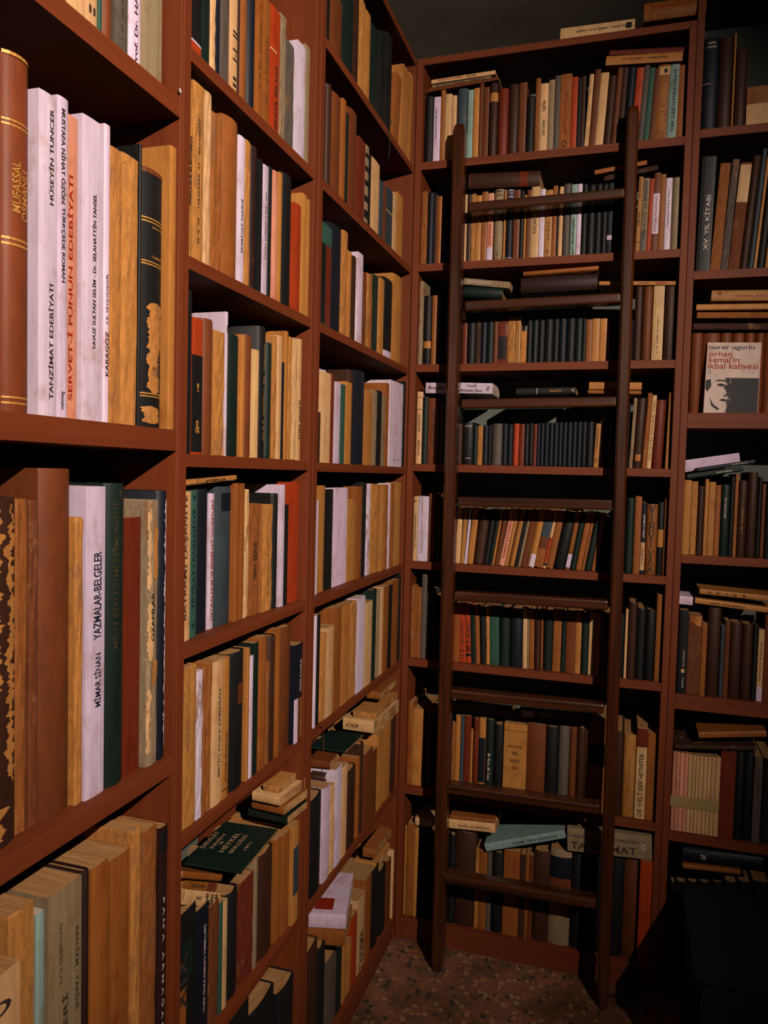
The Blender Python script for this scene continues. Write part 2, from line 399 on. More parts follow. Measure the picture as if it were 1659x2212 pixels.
ROWNAME = {}
def xf(wall, a, s, z, lean=0.0):
    w = WALLS[wall]; p = w['along']*a+w['dep']*s; p = Vector((p.x, p.y, z))
    return Matrix.Translation(p) @ Matrix.Rotation(w['rot'], 4, 'Z') @ Matrix.Rotation(math.radians(lean), 4, 'Y')
def row(key, wall, z, start, data, s0=.02, ceil=None, vref=None, lim=None, lean0=0.0, lab=''):
    """data: 'uR vtop code [s cm] [lean deg]' per book; '-' is a gap"""
    w = WALLS[wall]; ROWNAME[key] = lab
    def A(u, s):
        base = w['dep']*s; base = Vector((base.x, base.y, z))
        if vref:
            P = on(u, vref, 0 if wall == 'L' else 1, -s if wall == 'L' else s); return P.y if wall == 'L' else P.x
        return solve_u(u, base, w['along'])
    a = max(A(start, .004 if wall == 'L' else s0), lim[0] if lim else -9); idx = 0
    items = [it.split() for it in data.split(';') if it.split()]
    us = [start]+[float(f[0]) for f in items]; ys = [A(u, .008) for u in us]
    for n_, f in enumerate(items):
        uR = float(f[0]); s = s0; lean = lean0
        if f[1] == '-':
            a = max(a, A(uR, s0)); continue
        vt = float(f[1]); code = f[2]; txt = (); pat = (); nm = None
        for e in f[3:]:
            if e[0] == 's': s = float(e[1:])/100
            elif e[0] == 'l': lean = float(e[1:])
            elif e[0] == '@': txt, pat, nm = SPEC[e[1:]]
        b_ = A(uR, s)
        if lim:
            cap = lim[1]-.92*max(0, min(ys[-1], lim[1])-ys[n_+1]) if f is not items[-1] else lim[1]
            k_ = 0
            while b_ > cap and s > .003 and k_ < 40: s -= .001; b_ = A(uR, s); k_ += 1
            b_ = min(b_, lim[1])
        W_ = b_-a
        if W_ < .0035: continue
        la = math.radians(lean); t = max(W_*math.cos(la)-.0004, .0032)
        mid = w['along']*((a+b_)/2+0.0)+w['dep']*s; base = Vector((mid.x, mid.y, z+.0003))
        h = solve_v(vt, base)/math.cos(la)
        top = (ceil or 3.0)-z-.006
        h = min(h, (top-t*math.sin(abs(la)))/math.cos(la)); h = max(h, .09)
        d = min(max(.68*h, .11), .245-s, .19)
        lift = t*math.sin(la) if la > 0 else 0
        x0 = b_-t*math.cos(la)-.0002 if la > 0 else a+.0002
        add_book(xf(wall, x0, s, z+.0003+lift, lean), t, h, d, code, False, txt, pat, key, idx, nm, force=bool(nm), base=base)
        idx += 1; a = b_
def hbook(key, wall, uL, vL, uR, vR, th, code, s=.015, d=.13, txt=(), pat=(), nm=None):
    ax, val = (0, -s) if wall == 'L' else (1, s)
    P, Q = on(uL, vL, ax, val), on(uR, vR, ax, val); w = WALLS[wall]
    L = (Q-P).length; tilt = -math.degrees(math.asin((Q.z-P.z)/L))
    t = solve_v(vL-th, P)
    t = abs(t)
    m = xf(wall, P.dot(w['along']), s, P.z, tilt)
    add_book(m, t, L, d, code, True, txt, pat, key, 0, nm, True, P, 'lying')
def fbook(key, xb, A_, B_, C_, th, code, nm=None, txt=()):
    """a lying book seen end-on: near-left, near-right and far-right corners of its underside; near-right corner at x = xb"""
    b = on(*B_, 0, xb); z = b.z; a, c = on(*A_, 2, z), on(*C_, 2, z)
    e2 = (c-b); d = min(e2.length, .24); yaw = math.atan2(-e2.x, e2.y); e1 = Vector((math.cos(yaw), math.sin(yaw), 0))
    L = max((b-a).dot(e1), .04); a = b-e1*L; m = Matrix.Translation(a) @ Matrix.Rotation(yaw, 4, 'Z')
    t = solve_v(B_[1]-th, b)
    add_book(m, t, L, d, code, True, txt, (), key, 0, nm, True, a, 'lying')
    return a, yaw, L, d, t
# text, patch and label details of the books one can tell apart at a glance
SPEC = {}
def spec(k, nm, txt=(), pat=()): SPEC[k] = (txt, pat, nm)
spec('muf', 'russet leather volume with gilt bands lettered MUFASSAL OSMANLI at the left edge', (('MUFASSAL', 'u', 352, 462, .26, .36, 'g'), ('OSMANLI', 'u', 366, 476, .26, .66, 'g')), ((119, 122, 'g'), (126, 129, 'g'), (266, 270, 'g'), (276, 280, 'g'), (518, 523, 'g'), (530, 535, 'g'), (858, 862, 'g'), (870, 874, 'g')))
spec('tanz', 'white laminated paperback lettered TANZIMAT EDEBIYATI on the nearest bookcase', (('HÜSEYİN TUNCER', 'u', 232, 440, .28, .62, 'k'), ('TANZİMAT EDEBİYATI', 'u', 612, 862, .3, .62, 'k')))
spec('must', 'whitish paperback lettered TÜRKÇEDE ROMAN beside the white laminated book', (('MUSTAFA NİHAT ÖZÖN', 'd', 236, 440, .42, .5, 'k'), ('TÜRKÇEDE ROMAN', 'd', 448, 610, .4, .5, 'k'), ('İletişim', 'd', 845, 884, .4, .5, 'k')))
spec('pinkr', 'pink paperback with rubbed red lettering on the nearest bookcase', (('SERVET-İ FÜNUN EDEBİYATI', 'u', 380, 865, .35, .4, 'r'),))
spec('yav', 'thick pinkish-white paperback lettered YAVUZ SULTAN SELIM', (('YAVUZ SULTAN SELİM - Dr. SELAHATTİN TANSEL', 'u', 418, 755, .2, .52, 'k'),))
spec('kara', 'thin torn white book lettered KARAGÖZ', (('KARAGÖZ', 'u', 716, 812, .6, .5, 'k'), ('S.E. SİYAVUŞGİL', 'u', 590, 700, .4, .5, 'k')))
spec('blk', 'dark leather volume with gilt bands and its lower spine peeled to bare tan', (('ANNUAIRE', 'h', 492, 497, .5, .6, 'g'), ('CABINET', 'h', 555, 561, .5, .6, 'g')), ((372, 381, 'B'), (476, 479, 'g'), (483, 486, 'g'), (568, 571, 'g'), (574, 577, 'g'), (655, 760, 'Yt', .22, .85), (745, 852, 'Yt', .28, .72), (790, 815, 'Kt', .4, .8), (850, 853, 'g'), (856, 859, 'g'), (878, 916, 'Yt', .1, .8)))
spec('peel', 'thick dark book with tan covering peeling off in strips at the left edge', (), ((.25, .99, 'Yt', .04, .30), (.42, .99, 'Yt', .42, .62), (.18, .98, 'Yt', .80, .96), (.02, .12, 'Yt', .3, .7)))
spec('mimar', 'white book lettered MIMAR SINAN on the nearest bookcase', (('MİMAR SİNAN', 'u', 1412, 1528, .4, .55, 'n'), ('YAZMALAR-BELGELER', 'u', 1192, 1382, .4, .55, 'n')))
spec('gtarih', 'tall dark green book with faint gilt lettering beside the white MIMAR SINAN book', (('MİLLİ BİRLİĞİMİZİN TARİHİ', 'u', 1085, 1400, .28, .35, 'x'), ('DİN SİYASET ETKİLERİ', 'u', 1070, 1540, .26, .72, 'x')))
spec('ozan', 'mottled tan and grey scuffed book lettered OZANLAR', (('OZANLAR', 'u', 1280, 1385, .3, .5, 'k'),), ((.05, .3, 'Ct', .0, .35), (.4, .62, 'Ct', .05, .45), (.66, .97, 'Ct', 0, .3), (.3, .4, 'Yt', .4, .9), (.7, .9, 'Yt', .5, .95)))
spec('navyw', 'navy book with a white scuffed edge beside the bookcase upright', (), ((.04, .97, 'Wt', .60, .72),))
spec('emb', 'short cream book with a round emblem at the lower left edge', (('O', 'h', 2172, 2206, .6, .5, 'k'),))
spec('greybig', 'large yellowed white book lettered LLERI on the lowest shelf at the left', (('Prof. Dr. ÖZDEMİR NUTKU', 'u', 1985, 2115, .1, .32, 'k'), ('REALİZM - TARİHİ', 'd', 2018, 2200, .12, .84, 'k'), ('LLERİ', 'u', 2145, 2260, .17, .45, 'k')))
spec('pana', "dark maroon book lettered PAN'A ARMAGAN with a white top edge", (("P A N' A   A R M A Ğ A N", 'd', 1938, 2225, .3, .5, 'w'),), ((1795, 1838, 'K'),))
spec('talltan', 'tallest tan paperback at the right end of the lowest left shelf', (('DÜNYA EDEBİYATINDAN', 'd', 1905, 2140, .35, .5, 'k'),), ((1748, 1751, 'K'), (1800, 1802, 'K')))
spec('hayri', 'white book lettered Prof. Dr. HAYRI at the very top left', (('Prof. Dr. HAYRİ', 'u', -30, 90, .35, .5, 'k'),))
spec('two', 'cream book marked II at the very top left', (('II', 'h', 14, 30, .5, .5, 'k'),))
spec('photo', 'black photo-covered book with a small red and white label at its foot', (), ((90, 108, 'F', .3, 1), (86, 91, 'W', .3, 1)))
spec('i2', 'cream book lettered I-I on the top shelf of the middle left bookcase', (('I-I  II', 'u', 66, 130, .5, .6, 'k'), ('III', 'u', 165, 200, .4, .6, 'k')))
spec('bela', 'bright orange-red book lettered NEHCÜL BELAGA', (('NEHCÜL BELAGA', 'u', 140, 285, .3, .55, 'k'),), ((112, 116, 'C', 0, .6),))
spec('born', 'tan worn book at the left end with dark lettering down its spine', (('NABİZADE BORNAMERİ', 'u', 290, 440, .5, .6, 'k'),))
spec('kita', 'white book with tiny black lettering near the left of its shelf', (('EDEBİYAT TARİHİ', 'u', 430, 545, .3, .5, 'k'),))
spec('slip', 'orange book with a big black patch beneath, left end of its shelf', (('!', 'h', 828, 846, .2, .5, 'g'), ('&', 'h', 908, 936, .4, .5, 'g')), ((768, 976, 'K'),))
spec('sanati', 'cream paperback lettered TÜRK SANATI at the end of its shelf', (('TÜRK SANATI', 'u', 865, 950, .5, .5, 'k'),))
spec('sphere', 'tall white box-like book with a round emblem near its top', (('O', 'h', 702, 720, .45, .5, 'k'), ('A', 'h', 706, 716, .3, .5, 'k')))
spec('seni', 'cream book lettered LASANIYE at the left end of its shelf', (('BAYRAMİ LAŞANİYE', 'u', 1070, 1340, .4, .5, 'k'),))
spec('tevi', 'grey-green book lettered TEVILAT-I KASANIYYE', (("TE'VİLAT-I KAŞANİYYE", 'u', 1100, 1315, .5, .5, 'n'), ('*', 'h', 1068, 1080, .4, .5, 'n'), ('*', 'h', 1345, 1357, .4, .5, 'n')))
spec('thinred', 'thin white book with red lettering between two dark bindings', (('HATIRALARIM VE EDEBİYAT SOHBETLERİ', 'u', 1080, 1340, .5, .5, 'r'),))
spec('slate', 'wide slate-blue cloth book with a darker label at its top', (), ((1065, 1104, 'N', .25, 1),))
spec('edne', 'ochre torn paperback lettered EDNE', (('EDNE', 'u', 1170, 1210, .3, .5, 'k'), ('ODRU', 'u', 1220, 1250, .3, .5, 'k')))
spec('armag', "cream book lettered METIN AND'A ARMAGAN", (("METİN AND'A ARMAĞAN", 'u', 1490, 1680, .22, .6, 'k'),))
spec('andro', 'tan paperback right of the METIN AND book', (('ANDREJ MITROVIC', 'u', 1580, 1690, .3, .5, 'k'),), ((1703, 1705, 'K'),))
spec('blklab', 'thick black book with a brown patch on its spine in the middle bookcase', (), ((1476, 1521, 'B', .45, 1),))
spec('miyazi', 'navy and white book with gilt lettering at the end of its shelf', (('MEHMED NİYAZİ', 'u', 1510, 1592, .35, .75, 'g'), ('DELİLER VE DAHİLER', 'u', 1425, 1495, .3, .65, 'w')), ((1507, 1607, 'W', 0, .42), (1507, 1607, 'B', .42, 1)))
spec('flor', 'dark book with a green and brown floral spine, lowest full shelf of the middle bookcase', (('XIX', 'u', 2050, 2180, .5, .3, 'k'),), ((.1, .5, 'O', .1, .5), (.55, .8, 'G', .3, .8)))
spec('purp', 'deep violet-blue book with pale lettering on the lowest full shelf of the middle bookcase', (('TÜRK İNKILABININ TEMELLERİ', 'u', 2000, 2190, .2, .6, 'w'),))
spec('teapatch', 'tan book with a slate-blue patch at the right end of its shelf', (), ((1829, 1932, 'S', .15, 1),))
spec('pdark', 'teal book at the left end of the far left bookcase shelf', (), ((483, 527, 'T'), (529, 700, 'K', 0, .5), (529, 700, 'R', .5, 1)))
spec('pattern', 'mottled black and beige patterned thin spine in the far left bookcase', (), ((.1, .2, 'K'), (.3, .38, 'K'), (.5, .57, 'K'), (.68, .74, 'K'), (.85, .9, 'K')))
spec('slabel', 'black book with a white label at its foot in the far left bookcase', (), ((759, 776, 'W'),))
spec('bigwhite', 'widest white book at the right end of its shelf in the far left bookcase', (('E L . S.', 'h', .07, .09, .4, .5, 'k'),))
spec('cornred', 'reddish book squeezed in at the corner upright', ())
spec('bigw2', 'wide plain white book beside a black one in the far left bookcase')
spec('steal', 'short slate-teal book with a cream mark in the far left bookcase', (), ((.60, .62, 'C'),))
spec('atik', 'cream paperback with vertical lettering low in the far left bookcase', (('TARAMA', 'u', 2010, 2100, .5, .6, 'k'),))
# back wall behind the ladder
spec('wt1', 'pale pinkish paperback near the left end of the top shelf behind the ladder', (('KÜRK MANTOLU MADONNA', 'd', 235, 300, .25, .4, 'k'),))
spec('dlabel', 'dark brown book with a tan label near its top behind the ladder', (), ((200, 219, 'Y'),))
spec('teti', 'cream paperback with teal and black title on the top shelf behind the ladder', (('Dünya Öyküleri', 'u', 258, 292, .5, .5, 't'), ('Çizgi Kitap', 'u', 218, 240, .5, .5, 'k')))
spec('bigO', 'wide ochre book with a round emblem at its foot, top shelf behind the ladder', (('O', 'h', 302, 318, .4, .5, 'k'), ('MEMLEKET HİKAYELERİ', 'u', 200, 290, .2, .5, 'r')))
spec('orng', 'bright orange spine just left of the right ladder rail top')
spec('sail', 'ochre paperback with a small black and cream emblem at its top', (('DÜNYA TARİHİ', 'u', 180, 280, .4, .5, 'C' if False else 'g'),), ((145, 162, 'C'), (149, 158, 'K', .5, .8)))
spec('gw', 'pale green and white spine at the right end of the top shelf behind the ladder', (('TÜRK EDEBİYATINDA HİKAYE', 'u', 150, 285, .5, .5, 'n'),))
spec('kac', 'cream book lettered KAÇAK behind the ladder', (('KAÇAK', 'u', 470, 504, .5, .5, 'k'),))
spec('dogu', 'tan book lettered DOGU behind the ladder', (('D O Ğ U D', 'u', 478, 518, .4, .5, 'k'), ('G.', 'h', 538, 546, .4, .5, 'k')))
spec('geri', 'white book lettered geri dönülmeyen behind the ladder', (('geri dönülmeyen', 'u', 472, 550, .6, .5, 'k'),))
spec('klab', 'blue-black book with a white label beside the right ladder rail', (), ((508, 518, 'W'),))
spec('wlab1', 'pink and white paperback with a white foot label behind the ladder', (('SEVDALI BULUT', 'd', 485, 530, .4, .5, 'r'),), ((534, 562, 'W'),))
spec('elamp', 'thick beige rounded spine behind the ladder near the first rung', (('LÜGATI', 'h', 418, 423, .6, .5, 'k'), ('OSMANLICA', 'h', 410, 415, .6, .5, 'k'), ('C', 'h', 544, 552, .25, .5, 'k')), ((556, 557, 'B'),))
spec('band3', 'dark blue spine with silver rings behind the ladder', (), ((410, 412, 'W'), (415, 416, 'W'), (419, 420, 'W'), (424, 426, 'W'), (556, 557, 'W')))
spec('felek', 'tan paperback lettered FELEK right of the ladder', (('FELEK', 'u', 455, 488, .5, .5, 'k'), ('BURHAN', 'u', 386, 426, .3, .4, 'k')), ((523, 524, 'K'),))
spec('zebra', 'black and white patterned spine right of the ladder', (('MİMARÖCÜ SERA', 'u', 430, 515, .6, .5, 'k'),), ((.02, .3, 'U', .1, .9), (.7, .97, 'U', .2, .8)))
spec('btag', 'brown book with a white handwritten strip right of the ladder', (('Dünya Edebiyatı', 'u', 424, 500, .35, .5, 'r'),), ((418, 505, 'W'),))
spec('wname', 'white paperback right of the ladder beside a mottled spine', (('Yaşanmamış Kıyı Kent', 'u', 410, 490, .3, .5, 'k'),))
spec('yband', 'black book with a yellow band left of the ladder', (), ((737, 752, 'Y'),))
spec('stripr', 'red and dark two-part spine behind the ladder', (), ((727, 775, 'K', .1, .9), (700, 726, 'R')))
spec('sans', 'cream book lettered SANSAROS left of the ladder', (('SANSAROS', 'u', 895, 932, .5, .5, 'k'), ('YENİ BİR', 'u', 950, 985, .4, .5, 'k')), ((884, 885, 'K'), (858, 859, 'K')))
spec('belki', 'brown book lettered BELKI BIR GÜN left of the ladder', (('BELKİ BİR GÜN', 'u', 888, 960, .4, .45, 'k'),))
spec('sil', 'black book with silver print at its top behind the ladder', (('ATLAS', 'h', 918, 922, .6, .5, 'w'),), ((989, 990, 'W', .3, .8),))
spec('ofoot', 'tan paperback with a black S mark behind the ladder', (('5 S', 'h', 990, 1000, .5, .5, 'k'), ('SEÇMELER', 'u', 925, 970, .35, .5, 'k')))
spec('golge', 'cream paperback lettered ISTANBUL YÜZÜ right of the ladder', (('GÖLGE DİZ İSTANBUL YÜZÜ', 'u', 866, 995, .5, .5, 'k'),))
spec('ytag', 'dark brown book with a small yellow tag right of the ladder', (), ((982, 996, 'Y', .2, .8),))
spec('gotik', 'cream book with black blackletter print left of the ladder', (('Türk Tiyatrosunda Romanti', 'u', 1110, 1185, .5, .5, 'k'), ('P', 'h', 1080, 1086, .5, .5, 'k')))
spec('wbig', 'bright white thick paperback left of the ladder', (('BİNBİR ÇİÇEK UYKU - RÜYALAR', 'u', 1084, 1195, .14, .4, 'r'),))
spec('aska', 'brown and black book lettered ASKA DAIR left of the ladder', (('AŞKA DAİR', 'u', 1088, 1172, .5, .5, 'k'),))
spec('pnk', 'leaning pink and white paperback behind the ladder', (('REMZİ KİTABEVİ', 'u', 1120, 1205, .5, .5, 'r'),))
spec('wl2', 'leaning tan paperback with a white foot label behind the ladder', (), ((1197, 1225, 'W'),))
spec('wl3', 'leaning ochre paperback with a white foot label, right of the dark ones', (), ((1197, 1226, 'W'),))
spec('art', 'leaning multicoloured spine with a brown foot behind the ladder', (), ((1122, 1160, 'S'), (1160, 1185, 'B')))
spec('rg', 'leaning white and red paperback behind the ladder', (), ((1160, 1215, 'F'), (1216, 1222, 'K')))
spec('orn', 'ochre spine with floral ornament right of the ladder', (('Y', 'h', 1092, 1125, .6, .5, 'k'), ('8', 'h', 1126, 1150, .5, .5, 'k'), ('Y', 'h', 1150, 1185, .6, .5, 'k'), ('X', 'h', 1188, 1222, .5, .5, 'k'), ('^', 'h', 1224, 1238, .6, .5, 'k')))
spec('zaman', 'navy and white thin book right of the ladder', (('AĞDA ZAMANI', 'u', 1112, 1162, .6, .5, 'w'), ('YAŞAMAK', 'u', 1185, 1222, .6, .5, 'k')), ((1172, 1232, 'C'),))
spec('yl2', 'dark thin book with a yellow label right of the ladder', (), ((1144, 1182, 'Y'),))
spec('gsus', 'dark green book with pale lettering right of the ladder', (('SAİT FAİK', 'u', 1152, 1186, .3, .5, 'w'), ('BİLGİ', 'u', 1212, 1240, .3, .5, 'w')))
spec('dogubati', 'orange book lettered DOGU BATI SENTEZI behind the ladder', (('DOĞU BATI SENTEZİ', 'u', 1345, 1395, .5, .5, 'k'), ('15 B', 'u', 1402, 1422, .5, .5, 'k')))
spec('adam', 'orange and black printed spine beside the DOGU BATI SENTEZI book', (('3 Adam', 'u', 1345, 1390, .7, .5, 'k'),), ((1412, 1418, 'K'), (1395, 1408, 'R')))
spec('tgr', 'pale green boxy book behind the ladder')
spec('gorgu', 'ochre book lettered GÖRGÜ left of the ladder', (('G Ö R G Ü', 'd', 1568, 1660, .3, .5, 'R' if False else 'r'),))
spec('kent', 'green book lettered Bir Kent, Bir Insan behind the ladder', (('Bir Kent, Bir İnsan', 'd', 1628, 1686, .5, .5, 'w'),))
spec('bigtan', 'wide tan book with upside-down dark title behind the ladder', (('BAŞKAN', 'h', 1640, 1648, .4, .5, 'k'), ('NASIL', 'h', 1623, 1631, .25, .5, 'k'), ('SEÇİLİR', 'h', 1609, 1617, .6, .5, 'k'), ('ANKARA', 'h', 1655, 1662, .25, .5, 'r')), ((1579, 1580, 'B'),))
spec('yn', 'thin spine tan above and blue below behind the ladder', (), ((1594, 1690, 'N'),))
spec('yn2', 'wide spine ochre at both ends and black between, beside the right rail', (), ((1607, 1655, 'K'),))
spec('welt', 'tall book lettered DIE WELT DER HETHITER right of the ladder', (('DIE WELT DER HETHITER', 'u', 1628, 1764, .4, .5, 'k'),), ((1573, 1614, 'R'),))
spec('stripe', 'thick spine banded beige, blue and brown behind the lowest rungs', (), ((1852, 1898, 'N'), (1898, 1917, 'B')))
spec('bigF', 'tall orange-red book at the right end of the bottom shelf behind the ladder')
# right-hand bookcase
spec('nbig', 'tall dark blue book with pale lettering at the top of the right-hand bookcase', (('KARYAN', 'h', 90, 95, .5, .5, 'w'), ('ATEŞMENEN', 'h', 99, 104, .65, .5, 'w')), ((180, 181, 'W', 0, .5),))
spec('ecr', 'wide tan and cream book beside the dark ones at the upper right', (('BİR SU', 'u', 228, 268, .12, .75, 'k'),), ((222, 270, 'C'),))
spec('xv', 'charcoal book lettered XV. YIL KITABI', (('XV. YIL KİTABI', 'u', 422, 540, .4, .55, 'w'),))
spec('crlab', 'leaning book cream above and brown below in the right-hand bookcase', (), ((357, 438, 'C'),))
spec('gspine', 'dark green cloth book with pale lettering in the right-hand bookcase', (('SERÇEKUŞ', 'u', 1075, 1120, .25, .5, 'w'),))
spec('ktext', 'black paperback with white lettering at the left of the right-hand bookcase', (('KARDEŞ KANI', 'd', 1405, 1440, .2, .6, 'w'), ('YAŞAR', 'd', 1462, 1486, .2, .6, 'w')), ((1445, 1453, 'C', .4, .75),))
spec('bwood', 'thick brown book with torn tan cap in the right-hand bookcase', (), ((.86, .99, 'Yt', .5, .98),(.9, .99, 'Ot', .05, .6)))
spec('clab', 'cream paperback with a white foot at the right edge', (('KARGACIK BURGACIK', 'u', 1385, 1470, .3, .5, 'k'),), ((1483, 1517, 'W'),))
spec('redsq', 'plain wide dark red book beside the banded set of thin cream books')
spec('engel', 'leaning grey-brown book with faint lettering at the lower right edge', (('ENGELSİZ', 'u', 1660, 1730, .4, .5, 'k'), ('Y', 'h', 1812, 1820, .4, .5, 'k')))

# ---- nearest bookcase, left wall
LA = (-2.33, -1.377); LBm = (-1.344, -.8325); LC = (-.777, -.0165); LD = (.022, .822); LE = (.865, 1.6)
row('A1', 'L', ZB['A1'], 100, "145 -40 Op; 185 -50 Cpt; 212 -50 Cp @two; 222 -40 Tp; 248 -40 Bh; 278 -60 Upt; 305 -60 Wp @hayri; 351 -60 Ep", .012, 2.90, None, LA, lab='top shelf, nearest left bookcase')
row('A2', 'L', ZB['A2'], -60, "8 30 Bh s2; 72 128 Qh s1.6 @muf; 123 202 Wp s.8 @tanz; 147 211 Wp s.8 @must; 168 250 Pp s1.6 @pinkr; 222 259 Wp s1 @yav; 236 270 Wp s1 @kara; 262 320 Yw s1.2; 296 337 Yw s1.4; 303 312 Kp s5; 355 370 Kh s1.6 @blk; 379 318 Yp s.6", .012, 2.138, None, LA, lab='eye-level shelf, nearest left bookcase')
row('A3', 'L', ZB['A3'], -60, "44 1076 Dh s2 @peel; 59 1078 Ow s3; 84 1080 Bw s4; 158 1012 Bh s3; 179 1118 Yw s5; 226 1051 Wp s3.2 @mimar; 273 1044 Gh s4 @gtarih; 302 1118 Rp s6; 339 1080 Ew s4 @ozan; 369 1060 Nh s5 @navyw", .04, 1.61, None, LA, lab='third shelf down, nearest left bookcase')
row('A4', 'L', ZB['A4'], -60, "46 2118 Cp s1 @emb; 76 1962 Yw s4; 98 1971 Lp s4.5; 178 1915 Ep s3 @greybig; 195 1880 Mh s5; 233 1867 Op s4; 280 1846 Op s4 ; 305 1790 Yw s5; 337 1788 Ow s5; 360 1785 Mp s4 @pana; 378 1718 Yp s4 @talltan", .04, 1.08, 2150, LA, lab='lowest shelf, nearest left bookcase')
# ---- middle bookcase, left wall
row('B1', 'L', ZB['B1'], 409, "436 -60 Kp @photo; 454 -45 Gp; 467 -30 Cw; 475 -30 Np; 495 -10 Upt; 513 -30 Cp @i2; 517 -20 Mp; 537 -5 Oh; 553 -8 Nh; 566 -6 Opt; 582 0 Opt; 603 20 Fp @bela; 616 34 Ew; 634 91 Uw s3; 658 97 Wp s1 ; 667 101 Ep s1.4", .012, 2.901, None, LBm, lab='top shelf, middle left bookcase')
row('B2', 'L', ZB['B2'], 407, "415 172 Yw @born; 439 181 Ywt; 455 199 Cw; 467 243 Ow; 478 250 Ow; 517 258 Oh s1; 527 296 Wp @kita; 539 304 Yw; 556 317 Mh; 565 346 Kp; 577 358 Wpt; 587 361 Kh; 598 371 Ppt; 607 374 Yp; 631 378 Kh; 648 442 Fp s.8; 659 420 Yp s2; 667 432 Yp s2.4", .014, 2.242, None, LBm, lab='second shelf down, middle left bookcase')
row('B3', 'L', ZB['B3'], 405, "413 625 Kp; 437 688 Fp @slip; 463 690 Bh s1; 484 716 Yw; 490 674 Wp @sphere; 519 723 Gh; 528 724 Yp; 545 724 Bh; 558 756 Cp; 575 706 Khs; 587 741 Gh; 596 726 Yw; 607 726 Cp; 612 783 Npt; 620 716 Yp; 629 728 Yw; 640 731 Cw; 649 733 Cp @sanati", .012, 1.912, None, LBm, lab='third shelf down, middle left bookcase')
row('B4', 'L', ZB['B4'], 402, "411 1062 Cp s2 @seni; 425 1059 Tp s2.4 @tevi; 453 1056 Nh s3; 461 1066 Wp s3.4 @thinred; 503 1051 Sh s3.6 @slate; 515 1044 Opt s4.5; 526 1044 Opt s4.4; 536 1057 Cw s4; 559 1088 Ow s4 @edne; 565 1090 Ow s4; 587 1090 Ywt s4; 601 1066 Kh s5; 613 1047 Wp s5; 621 1090 Kp s5.5; 648 1041 Fp s6", .03, 1.589, None, LBm, lab='fourth shelf down, middle left bookcase')
row('B5', 'L', ZB['B5'], 398, "423 1439 Yw; 437 1449 Ww; 445 1440 Ow; 456 1430 Ow; 480 1427 Cp @armag; 494 1420 Yp @andro; 530 1408 Kh @blklab; 537 1400 Yp; 545 1417 Wp; 556 1388 Gp; 573 1376 Op; 580 1429 Ow; 595 1373 Dh; 603 1358 Op; 630 1354 Bh; 655 1391 Np @miyazi", .008, 1.267, None, LBm, lab='fifth shelf down, middle left bookcase')
row('B6', 'L', ZB['B6'], 393, "424 1967 Kp @flor; 452 1958 Np @purp; 474 1950 Bw; 482 1950 Tp; 492 1945 Cp; 518 1925 Kh; 547 1895 Rw; 556 1856 Ep; 592 1839 Dh; 604 1812 Opt; 623 1801 Op; 645 1780 Yp @teapatch", .015, .942, 2050, LBm, lab='sixth shelf down, middle left bookcase')
row('B7', 'L', ZB['B7'], 470, '545 2195 Kh; 598 2160 Kh; 642 2125 Kh', .012, .51, 2180, LBm, lab='bottom shelf, middle left bookcase')
# ---- far bookcase, left wall
row('C0', 'L', ZB['C0'], 704, "717 -20 Kh; 743 -5 Bh; 766 -10 Gh; 773 -5 Dp; 787 0 Yw; 798 29 Yp; 819 61 Gh; 833 75 Kh; 847 78 Kh; 861 160 Op l7 s1; 880 149 Ypt l5 s.6; 887 160 Yp l3 s1", .015, 2.901, None, LC, lab='top shelf, far left bookcase')
row('C1', 'L', ZB['C1'], 696, "706 181 Dh; 716 184 Dh; 737 206 Bh; 745 216 Op; 751 246 Gp; 772 241 Bh; 782 299 Rp; 787 309 Rp; 795 316 Ep @pattern; 800 332 Kp; 818 348 Cpt; 827 392 Sp; 833 405 Bp; 847 410 Sp @steal; 856 420 Cp; 869 422 Yp", .012, 2.561, None, LC, lab='second shelf down, far left bookcase')
row('C2', 'L', ZB['C2'], 692, "714 485 Tp s1 @pdark; 739 489 Nh s1.2; 749 500 Yw; 757 544 Yp; 770 554 Dh; 782 548 Wp; 790 589 Bp; 797 591 Yw; 803 593 Ow; 818 596 Gh; 828 603 Yp; 849 605 Kh @slabel; 870 598 Yh", .012, 2.24, None, LC, lab='third shelf down, far left bookcase')
row('C3', 'L', ZB['C3'], 687, "692 890 Dp; 713 805 Cp; 720 807 Rp; 734 826 Wp; 744 831 Tp; 758 826 Yp; 763 800 Dh s2.5; 770 834 Rp; 784 802 Np; 803 843 Ypt; 813 844 Ew; 823 845 Kp; 831 853 Ep; 838 828 Op; 868 826 Wp @bigwhite; 873 824 Kp; 879 825 Rp s.3 @cornred", .012, 1.913, None, LC, lab='fourth shelf down, far left bookcase')
row('C4', 'L', ZB['C4'], 680, "686 1081 Wp s2; 699 1049 Yp s2.6; 717 1057 Kp s2.6; 748 1054 Wp s3 @bigw2; 766 1079 Yw s3.6; 780 1051 Op s4; 791 1042 Kh s4; 798 1045 Ww s4; 807 1045 Yw s4; 819 1047 Yw s4; 829 1047 Yp s4; 836 1047 Ow s4; 841 1044 Wp s4; 850 1044 Ow s4.5; 863 1042 Yw s4.5", .03, 1.587, None, LC, lab='fifth shelf down, far left bookcase')
row('C5', 'L', ZB['C5'], 679, "682 1330 Wp; 689 1327 Kp; 702 1368 Ywt l2; 719 1354 Cp; 735 1312 Op; 753 1307 Yp; 768 1300 Ywt; 786 1290 Wp; 802 1300 Cp; 813 1273 Gh; 818 1273 Ep; 826 1267 Cp; 837 1267 Op; 845 1263 Kp; 858 1253 Op; 866 1240 Kp", .008, 1.263, None, LC, lab='sixth shelf down, far left bookcase')
